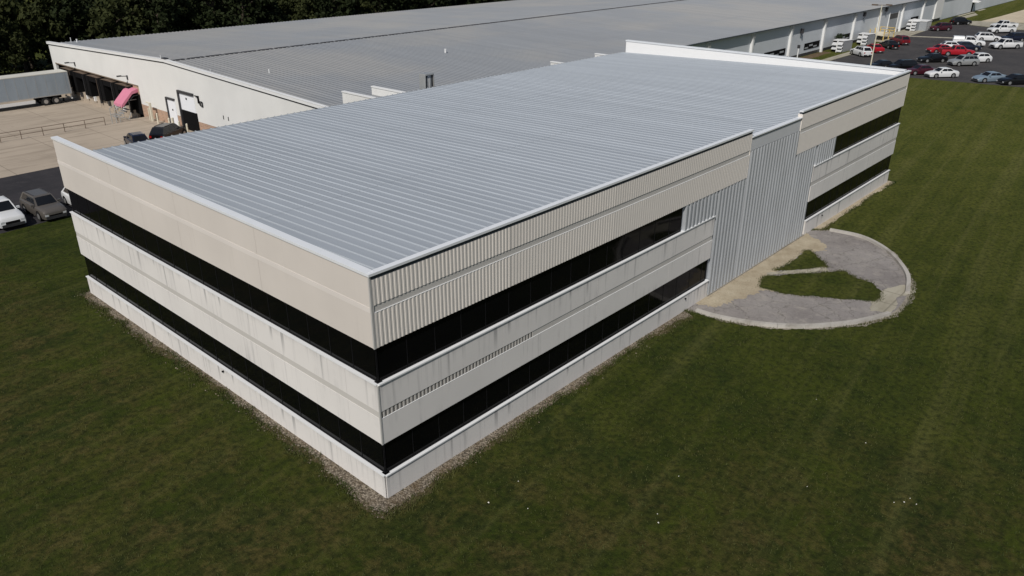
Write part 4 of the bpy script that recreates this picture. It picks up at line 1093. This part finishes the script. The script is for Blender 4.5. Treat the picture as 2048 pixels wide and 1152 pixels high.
# wood floor: low undergrowth that nobody could count
v, fi = leaf_cloud([(rng.uniform(8, 170), rng.uniform(109, 150), PIT_Z + .5, rng.uniform(.8, 1.8)) for _ in range(420)], 24, .34, rng)
keep = []
me = bpy.data.meshes.new('undergrowth'); me.from_pydata(v.tolist(), [], fi.tolist()); me.materials.append(M['leaf_a']); me.update()
o = bpy.data.objects.new('undergrowth', me); COL.objects.link(o); tag(o, 'dark undergrowth filling the floor of the wood', 'undergrowth', kind='stuff')
# foundation shrub by the warehouse windows
t = empty('foundation_shrub', (141.5, 36.9, 0), label='dark loose shrub growing against the warehouse wall above the hooded vent', cat='shrub')
v, fi = leaf_cloud([(rng.uniform(-1.6, 2.2), rng.uniform(-.5, .4), rng.uniform(.6, 2.6), rng.uniform(.3, .6)) for _ in range(22)], 60, .12, rng)
me = bpy.data.meshes.new('foliage'); me.from_pydata(v.tolist(), [], fi.tolist()); me.materials.append(M['shrub']); me.update()
o = bpy.data.objects.new('foliage', me); COL.objects.link(o); o.parent = t
mb = MB()
for k in range(7): mb.tube((rng.uniform(-.8, .8), rng.uniform(-.2, .2), 0), (rng.uniform(-1.4, 1.8), rng.uniform(-.4, .3), rng.uniform(1.2, 2.4)), .04, .015, 6)
mb.build('stems', M['bark'], t)
t = empty('foundation_shrub', (117.2, 36.9, 0), label='grey leafless shrub at the wall foot above the end parapet, by the small post', cat='shrub')
v, fi = leaf_cloud([(rng.uniform(-2.2, 2.2), rng.uniform(-.4, .3), rng.uniform(.3, 1.0), rng.uniform(.3, .5)) for _ in range(18)], 50, .10, rng)
me = bpy.data.meshes.new('foliage'); me.from_pydata(v.tolist(), [], fi.tolist()); me.materials.append(M['shrub']); me.update()
o = bpy.data.objects.new('foliage', me); COL.objects.link(o); o.parent = t

# ================================================================== GRASS BLADES near the camera
n = 260000
x = rng.uniform(-15, 62, n); y = rng.uniform(-24, 52, n)
inside = (x > -.3) & (x < L_ + .3) & (y > -.25)
# keep the bands beside the walls and the drive fairly clear
def in_poly(px, py, poly):
    c = np.zeros(len(px), bool); k = len(poly)
    for i in range(k):
        x1, y1 = poly[i]; x2, y2 = poly[(i + 1) % k]
        cond = ((y1 > py) != (y2 > py)) & (px < (x2 - x1) * (py - y1) / (y2 - y1 + 1e-12) + x1); c ^= cond
    return c
soilm = in_poly(x, y, left_soil) & (rng.random(n) < .8)
drv = in_poly(x, y, [(a + (a - 33) * .04, b * 1.06) for a, b in drive]) & ~(in_poly(x, y, isl_a) | in_poly(x, y, isl_b))
grv = in_poly(x, y, left_gr) | in_poly(x, y, rs)
# clumpy density
cl = np.sin(x * 1.7 + np.sin(y * .9) * 2) * np.sin(y * 1.3 + np.sin(x * .7) * 2) + rng.normal(scale=.6, size=n)
lot = (y > 46) & (x < 26)
ok = ~inside & ~soilm & ~drv & ~grv & ~lot & (cl > -.5)
x, y = x[ok], y[ok]
def edge_pts(poly, per, spread):
    P = np.array(poly); Q = np.roll(P, -1, 0); L = np.linalg.norm(Q - P, axis=1); m = int(L.sum() * per)
    i = rng.choice(len(P), m, p=L / L.sum()); t_ = rng.random(m)[:, None]
    cl_ = .5 + .5 * np.sin(i * .21) * np.sin(i * .047 + 1)
    q = P[i] * (1 - t_) + Q[i] * t_ + rng.normal(scale=spread, size=(m, 2)); return q[rng.random(m) < cl_]
ed = np.concatenate([edge_pts(left_soil, 210, .13), edge_pts(left_gr, 90, .08), edge_pts([(a + (a - 33) * .022, b * 1.035) for a, b in drive], 150, .10), edge_pts(isl_a, 220, .12), edge_pts(isl_b, 220, .12), edge_pts(rs, 150, .1)])
ed = ed[~((ed[:, 0] > -.02) & (ed[:, 0] < L_ + .02) & (ed[:, 1] > -.02))]
n0 = len(x); x = np.concatenate([x, ed[:, 0]]); y = np.concatenate([y, ed[:, 1]]); n = len(x)
az = rng.uniform(0, 2 * np.pi, n); lean = rng.uniform(.02, .10, n); hh = rng.uniform(.03, .10, n); wd = rng.uniform(.008, .020, n); hh[n0:] *= 1.5; wd[n0:] *= 1.3
tip = np.stack([x + np.cos(az) * lean, y + np.sin(az) * lean, hh + .0], 1)
px_, py_ = -np.sin(az) * wd, np.cos(az) * wd
v = np.stack([np.stack([x + px_, y + py_, np.zeros(n)], 1), np.stack([x - px_, y - py_, np.zeros(n)], 1), tip], 1).reshape(-1, 3)
me = bpy.data.meshes.new('grass_blades')
me.vertices.add(3 * n); me.vertices.foreach_set('co', v.ravel())
me.loops.add(3 * n); me.loops.foreach_set('vertex_index', np.arange(3 * n, dtype=np.int32))
me.polygons.add(n); me.polygons.foreach_set('loop_start', np.arange(0, 3 * n, 3, dtype=np.int32)); me.polygons.foreach_set('loop_total', np.full(n, 3, dtype=np.int32))
me.materials.append(M['tuft']); me.update(calc_edges=True); me.validate()
o = bpy.data.objects.new('grass_blades', me); COL.objects.link(o); tag(o, 'short rough grass blades across the near lawn', 'grass', kind='stuff')
# loose stones along the foot of the walls
ns = 2600
sx_ = np.concatenate([rng.uniform(-1.0, .0, ns // 2), rng.uniform(-.8, 23, ns // 2)]); sy_ = np.concatenate([rng.uniform(-.9, W_ + .4, ns // 2), -np.abs(rng.normal(0, .45, ns // 2)) - .02])
keepm = (in_poly(sx_, sy_, left_soil) | (rng.random(ns) < .12)); sx_, sy_ = sx_[keepm], sy_[keepm]; ns = len(sx_)
r_ = rng.uniform(.018, .05, ns); dirs = np.array([(1, 0, 0), (0, 1, 0), (-1, 0, 0), (0, -1, 0), (0, 0, .8), (0, 0, -.3)])
vv = dirs[None] * (r_[:, None, None] * rng.uniform(.7, 1.3, (ns, 6, 1))); an = rng.uniform(0, 6.28, ns); ca, sa = np.cos(an)[:, None], np.sin(an)[:, None]
vx = vv[..., 0] * ca - vv[..., 1] * sa + sx_[:, None]; vy = vv[..., 0] * sa + vv[..., 1] * ca + sy_[:, None]; vz = vv[..., 2] + .014
V = np.stack([vx, vy, vz], -1).reshape(-1, 3)
ft = np.array([(0, 1, 4), (1, 2, 4), (2, 3, 4), (3, 0, 4), (1, 0, 5), (2, 1, 5), (3, 2, 5), (0, 3, 5)]); Fs = (ft[None] + (np.arange(ns) * 6)[:, None, None]).reshape(-1, 3)
me = bpy.data.meshes.new('loose_stones'); me.from_pydata(V.tolist(), [], Fs.tolist()); me.materials.append(M['gravel']); me.update()
o = bpy.data.objects.new('loose_stones', me); COL.objects.link(o); tag(o, 'loose grey stones along the foot of the office walls', 'stones', kind='stuff')
# pale specks on the lawn
sm = MB().add([(-.035, -.02, 0), (.03, -.03, 0), (.04, .025, 0), (-.02, .035, 0), (-.01, 0, .045), (.02, .01, .04)], [(0, 1, 5, 4), (1, 2, 5), (2, 3, 4, 5), (3, 0, 4), (3, 2, 1, 0)]).mesh('pale_scrap', [M['scrap']])
for k, (sx, sy, s) in enumerate(((13.6, -15.3, 1.1), (13.9, -15.6, 1.3), (14.3, -15.7, .9), (14.1, -16.0, 1.2), (6.2, -8.9, 1.4), (6.6, -8.6, .9), (9.2, -8.0, 1.0), (16.9, -13.0, 1.0), (18.9, -9.9, .9), (3.4, -4.6, 1.1), (2.6, -3.2, 1.6), (4.4, -3.2, 1.0), (12.2, -12.3, .9))):
    o = bpy.data.objects.new('pale_scrap', sm); COL.objects.link(o); o.location = (sx, sy, .02); o.scale = (s * .62,) * 3; o.rotation_euler = (0, 0, k * 1.1)
    tag(o, 'tiny pale scrap lying on the dark lawn', 'scrap', 'pale scraps scattered over the lawn')
